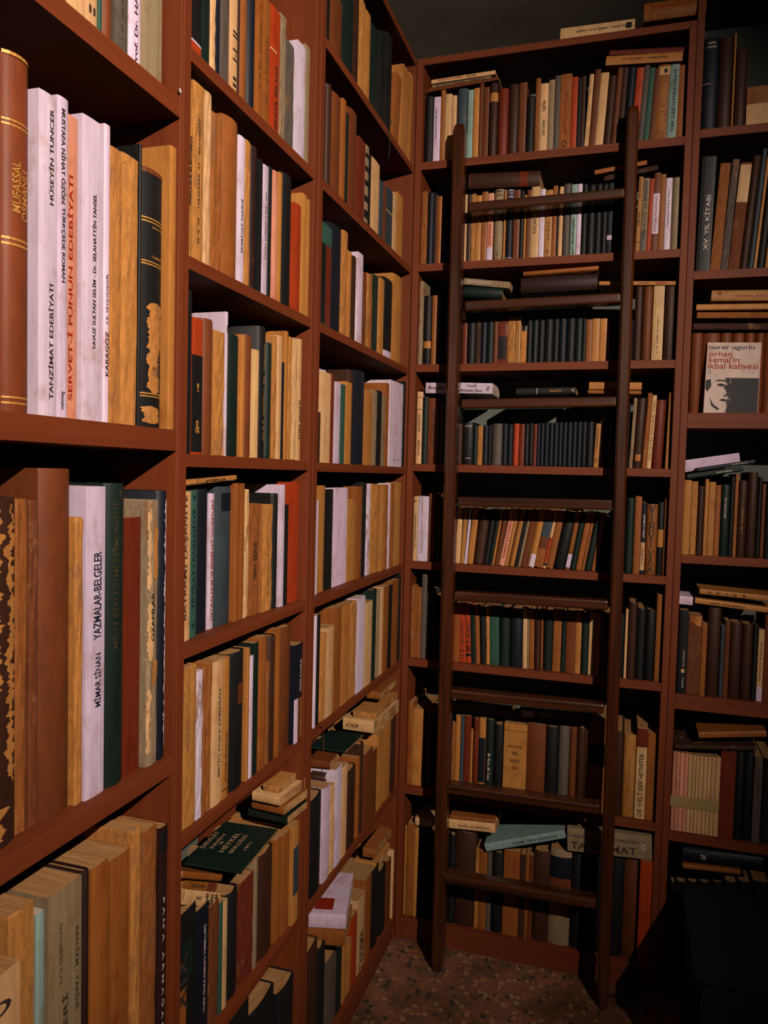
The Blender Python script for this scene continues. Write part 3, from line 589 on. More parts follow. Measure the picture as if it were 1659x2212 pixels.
row('C6', 'L', ZB['C6'], 668, "698 1722 Kh; 712 1698 Wp; 722 1695 Cw; 736 1657 Wp; 748 1653 Cp; 769 1660 Dh; 774 1636 Op; 783 1605 Dh; 801 1622 Bp; 810 1619 Bp; 824 1581 Yp; 838 1560 Yp; 853 1550 Dh; 864 1540 Op", .006, .94, 1850, LC, lab='seventh shelf down, far left bookcase')
row('C7', 'L', ZB['C7'], 662, "692 2053 Dh; 707 2042 Kh; 728 2063 Up; 740 2040 Gp; 750 2035 Yp; 760 2033 Yp; 771 1975 Fp; 786 1935 Cp @atik; 800 1894 Op; 818 1874 Kh; 833 1874 Kh; 841 1856 Bp; 862 1836 Cpt", .015, .51, 2060, LC, lab='bottom shelf, far left bookcase')
# ---- back wall, behind the ladder
row('D1', 'B', ZB['D1'], 914, "934 207 Kh; 949 209 Wp @wt1; 958 193 Op; 973 203 Cpt; 983 206 Cpt; 1007 190 Sh; 1019 194 Lpt; 1032 190 Ypt; 1040 178 Bp; 1053 188 Bp; 1072 178 Dh @dlabel; 1095 190 Rh; 1118 181 Dh; 1134 178 Bpt; 1153 207 Kh; 1163 169 Op; 1181 180 Cp @teti; 1194 172 Ept; 1206 163 Up; 1231 159 Ow @bigO; 1244 166 Fp; 1252 168 Kp; 1261 164 Dp; 1271 160 Cw l2.5; 1284 151 Bp l3; 1302 158 Cp l3; 1320 163 Dh l3; 1331 147 Bp l3; 1343 147 Dp l3; 1361 145 Nh l3; 1377 147 Fp l3 @orng; 1389 142 Up l3; 1401 147 Tp l3; 1413 148 Bp l3; 1439 140 Op l1 @sail; 1460 139 Lp l1 @gw; 1477 140 Opt l0", .02, 2.905, None, LD, lab='top shelf behind the ladder')
row('D2', 'B', ZB['D2'], 907, "920 413 Ow; 934 415 Nh; 938 416 Nh; 943 421 Bp; 951 424 Op; 968 430 Kh; 985 425 Kh; 1000 425 Dh; 1006 420 Cp; 1015 420 Dp; 1025 418 Yw; 1037 422 Yp; 1050 414 Op; 1063 417 Pp @wlab1; 1085 408 Eh @elamp; 1090 410 Yp; 1106 408 Nh @band3; 1120 410 Bp; 1129 411 Kh; 1134 421 Yp; 1144 410 Bp; 1162 403 Cp @kac; 1174 408 Wpt; 1190 410 Yp @dogu; 1200 401 Op; 1204 410 Kp; 1213 403 Cpt; 1230 396 Uh; 1243 398 Lp @geri; 1253 397 Wpt; 1266 396 Khs; 1283 398 Kh; 1297 396 Kh; 1309 396 Kh; 1323 395 Np @klab; 1340 398 Kh; 1371 390 Kh; 1381 382 Yp l1 @felek; 1395 385 Ep l1 @zebra; 1405 386 Fp l1; 1420 373 Bp l.5 @btag; 1433 376 Opt; 1447 384 Wp @wname; 1467 382 Eh", .02, 2.58, None, LD, lab='second shelf down behind the ladder')
row('D3', 'B', ZB['D3'], 899, "911 607 Ew; 930 638 Kh @yband; 940 638 Op; 955 638 Kh; 970 645 Kh; 985 650 Dh; 997 690 Kh; 1007 692 Rp; 1026 695 Kh; 1037 690 Dw; 1050 690 Nh; 1065 690 Gh; 1073 690 Bp; 1095 685 Rw @stripr; 1112 685 Yw; 1118 685 Yw; 1122 684 Cp; 1136 715 Yw; 1148 690 Kh; 1161 690 Gh; 1175 690 Kh; 1193 688 Kh; 1206 688 Kh; 1222 686 Nh; 1241 686 Kh; 1257 687 Gh; 1264 688 Kp; 1277 690 Opt; 1293 688 Yp; 1311 688 Ypt; 1316 688 Op; 1340 692 Kh; 1367 692 Kh; 1384 618 Dh; 1406 618 Bh; 1430 617 Cpt; 1456 618 Dh", .02, 2.25, None, LD, lab='third shelf down behind the ladder')
row('D4', 'B', ZB['D4'], 897, "909 846 Cp @sans; 922 857 Gh; 945 860 Bp @belki; 962 870 Dh; 980 880 Kh; 997 915 Dh; 1021 912 Kh @sil; 1030 918 Gh; 1041 920 Yw; 1053 918 Nh; 1060 918 Nh; 1083 915 Uh; 1095 915 Nh; 1106 917 Nh; 1120 915 Fh; 1131 916 Rp; 1141 916 Kh; 1150 914 Kh; 1158 916 Rp; 1165 914 Nh; 1174 914 Nh; 1184 913 Nh; 1194 913 Nh; 1204 913 Nh; 1213 912 Nh; 1223 912 Nh; 1234 912 Nh; 1244 911 Nh; 1255 911 Nh; 1265 911 Nh; 1281 911 Kh; 1292 915 Yp l2 @ofoot; 1310 890 Dh; 1335 880 Kh; 1358 870 Kh; 1366 860 Ewt l2; 1386 860 Dh l2 @ytag; 1396 849 Ow l2.5; 1406 854 Cp l2.5 @golge; 1430 864 Rh l1.5; 1436 - ; 1446 848 Yp l1", .02, 1.924, None, LD, lab='fourth shelf down behind the ladder')
row('D5', 'B', ZB['D5'], 887, "900 1072 Cp @gotik; 923 1072 Wp @wbig; 937 1066 Bw @aska; 955 1075 Kh; 970 1080 Kh; 982 1085 Kh; 993 1096 Cpt l2; 1002 1096 Ypt l3; 1008 1096 Wp l4; 1021 1096 Ypt l5; 1043 1100 Dh l6; 1055 1100 Kh l7; 1062 1100 Gp l8; 1067 1100 Yp l8; 1077 1100 Bp l9; 1089 1098 Pp l10 @pnk; 1097 1098 Ypt l10; 1101 1100 Bp l10; 1110 1100 Yp l10; 1118 1100 Kp l10; 1124 1100 Ep l10; 1137 1100 Bp l10; 1141 1102 Op l10; 1153 1100 Yp l10 @wl2; 1172 1102 Ow l10 @art; 1179 1102 Cp l10 @rg; 1194 1104 Opt l10; 1220 1106 Kh l10; 1230 1106 Op l9 @wl3; 1243 1106 Gh l9; 1255 1106 Op l9; 1262 1108 Op l9; 1277 1108 Gh l9; 1288 1110 Op l8; 1320 1115 Kh s3; 1348 1110 Kh s3; 1366 1076 Ghs; 1381 1073 Opt; 1391 1086 Np @zaman; 1416 1089 Oh @orn; 1430 1085 Kh @yl2; 1437 1078 Op", .02, 1.598, None, LD, lab='fifth shelf down behind the ladder')
row('D6', 'B', ZB['D6'], 881, "893 1265 Ow; 897 1268 Op; 907 1269 Ow; 918 1242 Ups; 925 1279 Sp; 945 1290 Kh; 962 1295 Kh; 978 1300 Kh; 991 1306 Op; 1007 1305 Fp l-3 @dogubati; 1018 1308 Fp l-3 @adam; 1028 1312 Gp l-3; 1037 1310 Op l-3; 1050 1315 Kh l-2; 1058 1315 Yw l-2; 1078 1312 Tp l-2 @tgr; 1100 1315 Gh l-1; 1128 1318 Nh l-1; 1138 1314 Cp l-1; 1142 1318 Ep l-1; 1153 1320 Op l-1; 1167 1318 Dh l-1; 1172 1318 Op l-1; 1192 1320 Gh; 1210 1318 Op; 1220 1322 Gh; 1240 1322 Bpt; 1253 1322 Yp; 1269 1325 Gh; 1284 1324 Cpt; 1295 1326 Yp; 1316 1324 Dh; 1346 1328 Kh; 1352 1316 Cp; 1371 1301 Dh; 1390 1315 Kh; 1412 1317 Kh; 1427 1284 Opt", .02, 1.272, None, LD, lab='sixth shelf down behind the ladder')
row('D7', 'B', ZB['D7'], 876, "888 1518 Op @gorgu; 912 1531 Yp; 920 1535 Kp; 926 1537 Up; 935 1537 Kp; 952 1540 Kh; 972 1545 Kh; 980 1560 Ow; 991 1546 Ypt; 999 1545 Sp; 1013 1547 Rpt; 1018 1576 Yp; 1031 1552 Rh; 1045 1552 Yp @yn; 1063 1555 Gh @kent; 1084 1566 Kh; 1134 1564 Yp @bigtan; 1174 1564 Bh; 1201 1571 Kh; 1225 1570 Uh; 1241 1572 Bh; 1260 1574 Dh; 1268 1577 Opt; 1303 1552 Op @yn2; 1322 1580 Kh; 1341 1580 Dh; 1369 1588 Yht; 1392 1573 Cp @welt; 1413 1585 Opt", .02, .944, None, LD, lab='seventh shelf down behind the ladder')
row('D8', 'B', ZB['D8'], 868, "874 1784 Yp; 890 1780 Op; 900 1789 Yp; 916 1800 Kh; 932 1800 Kh; 950 1800 Kh; 965 1800 Kh; 979 1804 Khs; 1022 1799 Dh; 1031 1838 Yp; 1048 1838 Op; 1058 1840 Up; 1083 1842 Kh; 1118 1839 Op; 1130 1846 Dw; 1138 1846 Op; 1147 1848 Bp; 1182 1840 Dh; 1228 1836 Eh @stripe; 1255 1846 Kh; 1280 1850 Kh; 1306 1850 Kh; 1341 1854 Kh; 1374 1858 Bh; 1401 1861 Fp @bigF", .02, .507, None, LD, lab='bottom shelf behind the ladder')
# ---- right-hand bookcase, back wall
row('E1', 'B', ZB['E1'], 1507, "1547 80 Nh @nbig; 1578 78 Dh; 1583 72 Yp; 1610 104 Dh; 1690 184 Op @ecr", .015, 3.03, None, LE, lab='top shelf, right-hand bookcase')
row('E2', 'B', ZB['E2'], 1502, "1533 338 Kp l1 @xv; 1556 353 Ow l3; 1572 345 Uw l3.5; 1597 352 Bw l4 @crlab; 1616 337 Dh l4; 1627 322 Sh l4; 1634 340 Yp l4; 1652 330 Kh l4; 1668 340 Yp l4", .015, 2.59, None, LE, lab='second shelf down, right-hand bookcase')
row('E3', 'B', ZB['E3'], 1487, "1512 719 Qh s3.5; 1548 719 Qh s3.5; 1575 719 Qh s3.5; 1602 719 Qh s3.5; 1625 719 Qh s3.5; 1645 719 Qh s3.5; 1672 718 Qh s3.5", .03, 2.18, None, LE, lab='third shelf down, right-hand bookcase')
row('E4', 'B', ZB['E4'], 1472, "1488 1037 Ypt; 1502 1040 Ywt; 1517 1050 Dh; 1525 1035 Yp; 1540 1041 Ypt; 1552 1048 Opt; 1572 1047 Gh @gspine; 1581 1030 Kh; 1589 1024 Op; 1609 1038 Dhs; 1631 1020 Dh; 1640 1030 Kh; 1648 1045 Bp; 1670 1040 Kh", .015, 1.74, None, LE, lab='fourth shelf down, right-hand bookcase')
row('E5', 'B', ZB['E5'], 1461, "1481 1318 Kp @ktext; 1510 1328 Bw @bwood; 1522 1346 Op; 1551 1313 Dh; 1560 1351 Sp; 1571 1342 Bp; 1597 1345 Dh; 1621 1349 Dh; 1632 1350 Kh; 1645 1360 Cp @clab; 1672 1330 Bp", .015, 1.34, None, LE, lab='fifth shelf down, right-hand bookcase')
row('E6', 'B', ZB['E6'], 1447, "1455 1624 Pp; 1463 1625 Pp; 1472 1627 Pp; 1481 1628 Pp; 1489 1631 Cp; 1497 1632 Cpt; 1504 1633 Cpt; 1513 1634 Cpt; 1522 1635 Cpt; 1530 1635 Cpt; 1539 1636 Cpt; 1550 1636 Cpt; 1583 1623 Rp @redsq; 1602 1625 Kh; 1622 1626 Kh; 1640 1636 Up @engel; 1668 1640 Kh", .02, .89, None, LE, lab='sixth shelf down, right-hand bookcase')
row('E7', 'B', ZB['E7'], 1444, "1456 1906 Kh; 1480 1906 Kh; 1505 1906 Kh; 1530 1906 Kh; 1560 1906 Kh; 1590 1906 Kh; 1620 1906 Kh; 1660 1906 Kh", .10, .487, 2000, LE, lab='bottom shelf, right-hand bookcase')
# ---- books lying on others
hb = hbook
hb('H', 'L', 404, 1050, 513, 1037, 13, 'Yw', .02, .12, (('ETÜDLER', 'u', .35, .75, .5, .5, 'k'),), (), 'worn tan book lying across the row in the middle left bookcase')
hb('H', 'L', 395, 1955, 471, 1960, 30, 'Cp', .02, .14, (('BAHÇE', 'u', .3, .45, .3, .5, 'k'), ('%&%', 'u', .55, .95, .8, .5, 'k')), (), 'cream book with leaf motif, lowest of the small pile in the middle left bookcase')
hb('H', 'L', 395, 1924, 466, 1929, 23, 'Op', .03, .14, (('KÜÇÜK AĞA', 'u', .2, .6, .4, .5, 'k'),), ((.7, .95, 'B'),), 'ochre book lying between two others in the small pile, middle left bookcase')
hb('H', 'L', 395, 1898, 478, 1904, 15, 'Op', .02, .14, (), (), 'thin ochre book directly under the green exhibition catalogue')
hb('H', 'L', 690, 810, 704, 813, 14, 'Wp', .02, .1, (), (), 'small white book lying at the left end in the far left bookcase')
hb('H', 'B', 932, 181, 1070, 160, 9, 'Cp', .02, .14, (('EFRUZ BEY', 'd', .55, .7, .5, .5, 'k'), ('ÖMER SEYFETTİN', 'd', .1, .5, .5, .5, 'r')), (), 'upper cream book lettered ÖMER SEYFETTIN lying on the top row')
hb('H', 'B', 934, 190, 1060, 170, 7, 'Ep', .02, .13, (('BOMBA / SEÇME ESERLER', 'd', .05, .9, .6, .5, 'k'),), (), 'thin beige book under the cream ÖMER SEYFETTIN book')
hb('H', 'B', 923, 199, 1077, 172, 8, 'Bp', .015, .14, (), (), 'brown book at the bottom of the tilted pile on the top row')
hb('H', 'B', 1308, 141, 1474, 131, 20, 'Yp', .015, .14, (('HÜSEYİN FELLÂH', 'd', .22, .5, .25, .5, 'k'), ('Ahmed Midhat', 'd', .56, .8, .25, .5, 'k')), (), 'tan book lying on the top row at the right, printed with upside-down names')
hb('H', 'B', 1316, 119, 1484, 111, 11, 'Rp', .03, .14, (), (), 'red-brown book lying on the tan one at the right of the top row')
hb('H', 'B', 1010, 406, 1165, 400, 33, 'Dh', .015, .16, (), ((.72, .84, 'R'), (.02, .03, 'R')), 'big dark brown volume lying on the second row behind the ladder')
hb('H', 'B', 1285, 377, 1398, 355, 10, 'Op', .02, .14, (), (), 'ochre book lying tilted above the second row, partly behind the right rail')
hb('H', 'B', 1305, 391, 1422, 366, 11, 'Dw', .02, .14, (), (), 'dark shabby book lying tilted under the ochre one by the right rail')
hb('H', 'B', 1001, 614, 1100, 623, 14, 'Ep', .03, .14, (('LES CONTES', 'u', .08, .6, .35, .5, 'C' if False else 'w'),), (), 'beige book lying on a green one on the third row')
hb('H', 'B', 1000, 641, 1084, 645, 24, 'Gh', .03, .15, (), (), 'dark green volume lying beneath the beige book')
hb('H', 'B', 1124, 632, 1290, 624, 34, 'Mh', .02, .16, (), (), 'thick dark maroon volume lying on the third row behind the ladder')
hb('H', 'B', 1130, 596, 1293, 583, 10, 'Oh', .01, .16, (), (), 'flat ochre book on top of the thick maroon volume')
hb('H', 'B', 1294, 616, 1459, 616, 9, 'Yp', .015, .13, (('ÇALIKUŞU', 'u', .52, .66, .4, .5, 'k'), ('ROMAN', 'u', .75, .9, .4, .5, 'r')), ((.38, .39, 'K'),), 'thin tan book lying across the row behind the right rail')
hb('H', 'B', 919, 849, 985, 850, 23, 'Wp', .02, .14, (('Risale', 'u', .1, .6, .3, .5, 'k'),), (), 'white book lying left of the left ladder rail')
hb('H', 'B', 994, 849, 1063, 851, 23, 'Wp', .02, .15, (('Tesadüf', 'u', .18, .5, .22, .28, 'k'), ('Muhabbet Tılsımı', 'u', .02, .68, .24, .72, 'k'), ('S', 'h', .82, .9, .5, .5, 'k')), (), 'white book lettered Tesadüf lying just right of the left ladder rail')
hb('H', 'B', 1115, 853, 1243, 850, 14, 'Kp', .02, .14, (('HAÇİN', 'u', .57, .76, .5, .5, 'g'), ('7', 'h', .93, .97, .6, .5, 'w')), ((.35, .36, 'W'),), 'black book lettered HAÇIN lying behind the third rung')
hb('H', 'B', 1270, 850, 1385, 852, 8, 'Op', .02, .13, (), (), 'thin ochre book at the bottom of the small pile by the right rail')
hb('H', 'B', 1272, 841, 1386, 842, 16, 'Yp', .02, .13, (), (), 'thicker tan book on top of the small pile by the right rail')
hb('H', 'B', 980, 1536, 1102, 1554, 20, 'Uh', .015, .14, (), (), 'grey bound volume lying tilted on the row beneath the sixth rung')
hb('H', 'B', 1120, 1548, 1260, 1560, 14, 'Up', .02, .14, (), ((.05, .25, 'W'), (.32, .5, 'E'), (.6, .75, 'U')), 'grey book in crumpled clear wrap lying beneath the sixth rung')
hb('H', 'B', 970, 1789, 1070, 1800, 20, 'Cp', .01, .15, (('TÜRK EDEBİYATI TARİHİ-8', 'd', .2, .9, .25, .6, 'k'),), (), 'cream book with upside-down title lying at the bottom row behind the ladder')
hb('H', 'B', 972, 1769, 1068, 1779, 8, 'Op', .012, .15, (), (), 'thin ochre book lying on the cream one at the bottom row')
hb('H', 'B', 1051, 1840, 1222, 1811, 17, 'Lp', .0, .14, (('İSLAMİ TÜRK EDEBİYATI', 'u', .35, .9, .3, .5, 'n'),), (), 'pale blue book lying tilted above the bottom row behind the ladder')
hb('H', 'B', 1226, 1838, 1409, 1859, 50, 'Ep', .005, .16, (('TANZİMAT', 'u', .04, .82, .40, .66, 'k'), ('HALİL İNALCIK', 'u', .04, .36, .14, .30, 'k'), ('SEYİTDANLIOĞLU', 'u', .5, .84, .14, .30, 'k'), ('O', 'h', .87, .93, .26, .5, 'w')), (), 'thick grey book lettered TANZIMAT lying behind the right ladder rail')
hb('H', 'B', 897, 1783, 935, 1788, 17, 'Cp', .02, .14, (), (), 'cream book lying left of the left ladder rail at the bottom row')
hb('H', 'B', 1210, 86, 1371, 65, 25, 'Cp', .01, .13, (('YAŞAR KEMAL • DEMİRCİLER ÇARŞISI', 'd', .22, .97, .25, .5, 'k'),), ((.74, .74, 'K'), (.88, .96, 'K', .25, .75)), 'cream book lettered YASAR KEMAL lying on top of the bookcase')
hb('H', 'B', 1390, 44, 1525, 26, 40, 'Oh', .01, .18, (('BÜYÜK ALMANCA SÖZLÜK', 'd', .12, .75, .25, .4, 'r'),), ((.12, .13, 'R'),), 'thick ochre volume lying on top of the bookcase at the right')
add_book(xf('B', solve_u(1264, (0, .17, 2.93), (1, 0, 0)), .17, 2.93, -27), .028, .15, .09, 'Kp', True, (), (), 'H', 0, 'thin black book propped slanting behind the cream one on the bookcase top', True, None, 'lying')
hb('H', 'B', 1497, 712, 1670, 712, 14, 'Dw', .03, .16, (), (), 'worn dark brown volume lying directly on the brown set')
hb('H', 'B', 1505, 687, 1670, 687, 13, 'Ow', .03, .16, (), (), 'tattered ochre book above the dark brown one in the lying pile at right')
hb('H', 'B', 1504, 670, 1670, 668, 13, 'Yp', .02, .16, (), (), 'tan book third from the bottom in the lying pile at right')
hb('H', 'B', 1536, 650, 1670, 649, 23, 'Yp', .02, .15, (('HUKUK', 'd', .1, .16, .3, .3, 'r'), ('DERSLERİ', 'u', .4, .9, .3, .5, 'r')), ((.10, .105, 'B'), (.36, .365, 'B')), 'thickest tan book on top of the lying pile at right')
hb('H', 'B', 1486, 1035, 1606, 1018, 11, 'Gp', .01, .13, (('SADİ IRMAK', 'u', .52, .82, .4, .5, 'w'),), (), 'green book lying tilted in the right-hand bookcase')
hb('H', 'B', 1509, 1019, 1632, 1001, 9, 'Np', .015, .13, (('KURTULUŞ', 'u', .6, .86, .4, .5, 'w'),), (), 'thin navy book lying on the green one in the right-hand bookcase')
hb('H', 'B', 1480, 1020, 1600, 1004, 26, 'Wp', .10, .11, (), (), 'white book lying at the back behind the green and navy ones')
hb('H', 'B', 1511, 1283, 1672, 1300, 11, 'Yp', .01, .13, (('B   A   T   A   K', 'd', .1, .62, .5, .5, 'k'),), (), 'tan book lettered BATAK lying in the right-hand bookcase')
hb('H', 'B', 1501, 1303, 1672, 1326, 11, 'Yp', .01, .13, (('Felsefi Kişi Tahlili', 'd', .2, .6, .5, .5, 'k'),), (), 'tan book lying beneath the BATAK one')
hb('H', 'B', 1467, 1305, 1496, 1308, 18, 'Wp', .02, .12, (), (), 'white book lying at the left end above the black paperback')
hb('H', 'B', 1457, 1618, 1635, 1622, 9, 'Dw', .01, .15, (), (), 'dark floppy book lying on the banded set and the red book')
hb('H', 'B', 1510, 1595, 1657, 1592, 13, 'Op', .01, .15, (), (), 'ochre book lying on top of the dark floppy one')
hb('H', 'B', 1475, 1862, 1650, 1882, 30, 'Nh', .02, .17, (('TBK', 'u', .22, .3, .3, .5, 'w'),), (), 'thick navy volume lying near the floor in the right-hand bookcase')
hb('H', 'B', 1475, 1876, 1600, 1890, 9, 'Op', .02, .17, (), (), 'ochre page edge book under the thick navy volume')
# flat piles seen from the end
GREEN = fbook('F', .02, (397, 1868), (521, 1890), (600, 1796), 6, 'Gp', 'dark green catalogue lettered DEVLET RESIM VE HEYKEL SERGISI 1971 lying flat on a row')
fbook('F', .0, (528, 1768), (620, 1782), (664, 1746), 18, 'Gp', 'dark green book at the bottom of the flat pile in the middle left bookcase', (('TRAVERS TRAIT', 'u', .2, .7, .5, .5, 'k'),))
fbook('F', -.005, (538, 1750), (612, 1762), (664, 1722), 20, 'Op', 'ochre and red book second from the bottom of the flat pile')
fbook('F', -.01, (540, 1732), (604, 1742), (659, 1700), 20, 'Cp', 'cream book third from the bottom of the flat pile')
fbook('F', -.02, (570, 1710), (602, 1716), (652, 1676), 16, 'Yw', 'small frayed tan book on top of the flat pile, middle left bookcase')
fbook('F', .0, (742, 1574), (807, 1585), (864, 1534), 26, 'Cp', 'cream book with black lettering low in the pile by the corner', (('ALİ NAZIM', 'u', .1, .5, .4, .5, 'k'),))
fbook('F', .0, (765, 1548), (812, 1557), (862, 1508), 16, 'Yw', 'tan worn book in the middle of the pile by the corner')
fbook('F', -.01, (795, 1506), (822, 1512), (868, 1468), 16, 'Op', 'ochre book on top of the pile by the corner, touching the shelf above')
fbook('F', .0, (672, 1615), (745, 1628), (785, 1590), 5, 'Gp', 'dark teal-green book lying flat in the far left bookcase')
fbook('F', -.02, (669, 1652), (713, 1662), (738, 1632), 16, 'Bp', 'brown book lying under the teal-green one')
fbook('F', -.03, (669, 1690), (700, 1694), (718, 1668), 18, 'Dh', 'dark brown bound book lowest under the teal-green one')
fbook('F', .03, (664, 2036), (744, 2046), (760, 1985), 34, 'Op', 'thick ochre-covered book beneath the white one near the floor')
fbook('F', .03, (668, 1996), (747, 2008), (763, 1915), 32, 'Wp', 'thick white book with a red square on its cover near the floor')
fbook('F', -.02, (765, 1872), (812, 1882), (850, 1824), 16, 'Yp', 'tan book lying on the bottom row by the corner')
fbook('F', -.02, (783, 1850), (810, 1856), (850, 1800), 20, 'Ow', 'shabby ochre book on top of the bottom row by the corner')

# ------------------------------------------------------------------ build: the 300 largest as objects, the small rest as one
order = sorted(BOOKS, key=lambda b: (-b['force'], -b['area']))
big = set(id(b) for b in order[:300])
ORD = ['first', 'second', 'third', 'fourth', 'fifth', 'sixth', 'seventh', 'eighth', 'ninth', 'tenth', 'eleventh', 'twelfth']
STY = {'p': 'paperback', 'w': 'worn book', 'h': 'clothbound book'}
byrow = {}
for b in BOOKS: byrow.setdefault(b['row'], []).append(b)
NEIGH = lambda b: PAL[b['code'][0]][1]
def auto_label(b):
    rw = byrow[b['row']]; n = len(rw); i = rw.index(b)
    look = '%s %s' % (PAL[b['code'][0]][1], STY[b['code'][1]])
    same = [x for x in rw if x['code'][:2] == b['code'][:2]]
    where = ROWNAME[b['row']]
    if len(same) == 1: return 'only %s on the %s' % (look, where)
    j, k = same.index(b), len(same)
    if j == 0: return 'leftmost %s on the %s' % (look, where)
    if j == k-1: return 'rightmost %s on the %s' % (look, where)
    if j <= k//2: return '%s %s from the left, %s' % (ORD[j], look, where)
    return '%s %s from the right, %s' % (ORD[k-1-j], look, where)
for b in BOOKS:
    if id(b) in big:
        lb = b['name'] or auto_label(b)
        g = ('books lying flat on other books' if b['kindpos'] == 'lying' else 'books on the '+ROWNAME[b['row']])
        build_book(b, lb, g)
    else: build_book(b, None, None)
so = link('book', mesh('books', stuff.V, stuff.F, None, stuff.M, stuff.T), None, [M_card, M_worn, M_cloth, M_pages])
tag(so, 'smallest and most hidden books filling the remaining gaps on the shelves', 'book', None, 'stuff')

# title on the green catalogue cover
a_, yaw_, L_, d_, t_ = GREEN
groot = [o for o in bpy.data.objects if o.get('label', '').startswith('dark green catalogue')][0]
def flat_text(s, x0, x1, y0, y1, z, parent, m):
    """baseline along +y (into the shelf); rows advance along +x"""
    tv, tf = text_verts(s)
    link('title', mesh('title', [(x1-(x1-x0)*q, y0+(y1-y0)*p, z) for p, q in tv], tf), parent, m)
k = L_
for s, x0, x1, y0, y1 in (('DEVLET', .02, .10, .34, .74), ('RESİM', .16, .24, .36, .70), ('ve', .27, .32, .46, .54), ('HEYKEL', .37, .46, .32, .78), ('SERGİSİ', .52, .61, .32, .75), ('1971', .73, .79, .43, .61)):
    flat_text(s, x0*L_, x1*L_, y0*d_, y1*d_, t_+.0005, groot, ink((190, 152, 120)))
wroot = [o for o in bpy.data.objects if o.get('label', '').startswith('thick white book with a red square')][0]
wt_ = max(v.co.z for v in wroot.children[0].data.vertices)
rp = link('cover_picture', box_me('cover_picture', .012, .062, .02, .075, wt_+.0002, wt_+.0006, 0), wroot, M_card)
rp.data.materials[0] = ink((150, 40, 20))

# ------------------------------------------------------------------ the book shown cover-out
def cover_book():
    P, Q = on(1519, 894, 1, .004), on(1636, 896, 1, .004)
    z = ZB['E3']+.0005; P.z = z; w = (Q-P).length; hh = solve_v(736, Vector((P.x+w/2, .02, z)))
    root = bpy.data.objects.new('book', None); col.objects.link(root); root.location = P
    root.rotation_euler = (math.radians(-7), math.radians(1.6), 0)
    tag(root, 'book shown cover-out lettered orhan kemal in ikbal kahvesi, leaning on the brown set', 'book')
    link('cover', mesh('cover', *[[(x, y, z_) for y in (0, .0012, .0108, .012) for (x, z_) in ((0, 0), (w, 0), (w, hh), (0, hh))],
         [(0, 1, 2, 3), (0, 4, 5, 1), (1, 5, 6, 2), (2, 6, 7, 3), (3, 7, 4, 0), (8, 9, 13, 12), (9, 10, 14, 13), (10, 11, 15, 14), (11, 8, 12, 15), (15, 14, 13, 12), (0, 3, 15, 12), (4, 5, 6, 7), (8, 11, 10, 9)]], tone=s2l((225, 200, 190))), root, M_card)
    link('pages', box_me('pages', .001, w-.0008, .0013, .0107, .0008, hh-.0008, 0), root, M_pagesw)
    def tx(s, x0, x1, z0, z1, c, y=-.0003):
        tv, tf = text_verts(s)
        link('title', mesh('title', [(w*(x0+(x1-x0)*p), y, hh*(z0+(z1-z0)*q)) for p, q in tv], tf), root, ink(c))
    dk, rd = (40, 34, 32), (176, 50, 22)
    tx('nurer ugurlu', .04, .88, .885, .965, dk); tx('orhan', .04, .47, .80, .875, rd)
    tx("kemal'in", .04, .61, .715, .80, rd); tx('ikbal kahvesi', .03, .96, .625, .71, rd); tx('O', .035, .10, .555, .61, (60, 120, 130))
    # high-contrast portrait: dark ground on the right, blotched light face on the left
    m, nt, bs = nodes('inked_portrait')
    v = coords(nt, (60, 60, 60), False); n = noise(nt, v, 1, 6, .75)
    tcn = N(nt, 'ShaderNodeTexCoord'); sx = N(nt, 'ShaderNodeSeparateXYZ'); nt.links.new(tcn.outputs['Object'], sx.inputs[0])
    mr = N(nt, 'ShaderNodeMapRange'); mr.inputs['From Min'].default_value = .25*w; mr.inputs['From Max'].default_value = .6*w; mr.inputs['To Min'].default_value = .24; mr.inputs['To Max'].default_value = -.26
    nt.links.new(sx.outputs['X'], mr.inputs['Value']); ad = N(nt, 'ShaderNodeMath', operation='ADD'); nt.links.new(n, ad.inputs[0]); nt.links.new(mr.outputs[0], ad.inputs[1])
    f1 = ramp(nt, ad.outputs[0], .50, .54)
    nt.links.new(mix(nt, f1, s2l((34, 36, 42))+(1,), s2l((222, 198, 188))+(1,)), bs.inputs['Base Color']); bs.inputs['Roughness'].default_value = .6; bs.inputs['Specular IOR Level'].default_value = .15
    link('cover_picture', mesh('cover_picture', [(0.001, -.0002, .001), (w-.001, -.0002, .001), (w-.001, -.0002, hh*.5), (.001, -.0002, hh*.5)], [(0, 1, 2, 3)]), root, m)
    pts = lambda L: [(w*x, -.0005, hh*y) for x, y in L]
    for L in ([(.16, .44), (.24, .475), (.36, .465), (.40, .44), (.30, .45), (.22, .45)], [(.22, .40), (.28, .42), (.36, .41), (.38, .385), (.30, .375), (.24, .385)],
              [(.40, .40), (.43, .34), (.46, .27), (.41, .235), (.34, .24), (.41, .26), (.42, .30)], [(.28, .19), (.36, .205), (.46, .18), (.40, .165), (.32, .17)],
              [(.10, .22), (.18, .12), (.30, .06), (.26, .04), (.14, .10)],
              [(.01, .46), (.10, .48), (.12, .38), (.05, .30), (.01, .34)]):
        link('cover_picture', mesh('portrait_ink', pts(L), [tuple(range(len(L)))]), root, ink((36, 36, 40)))
cover_book()

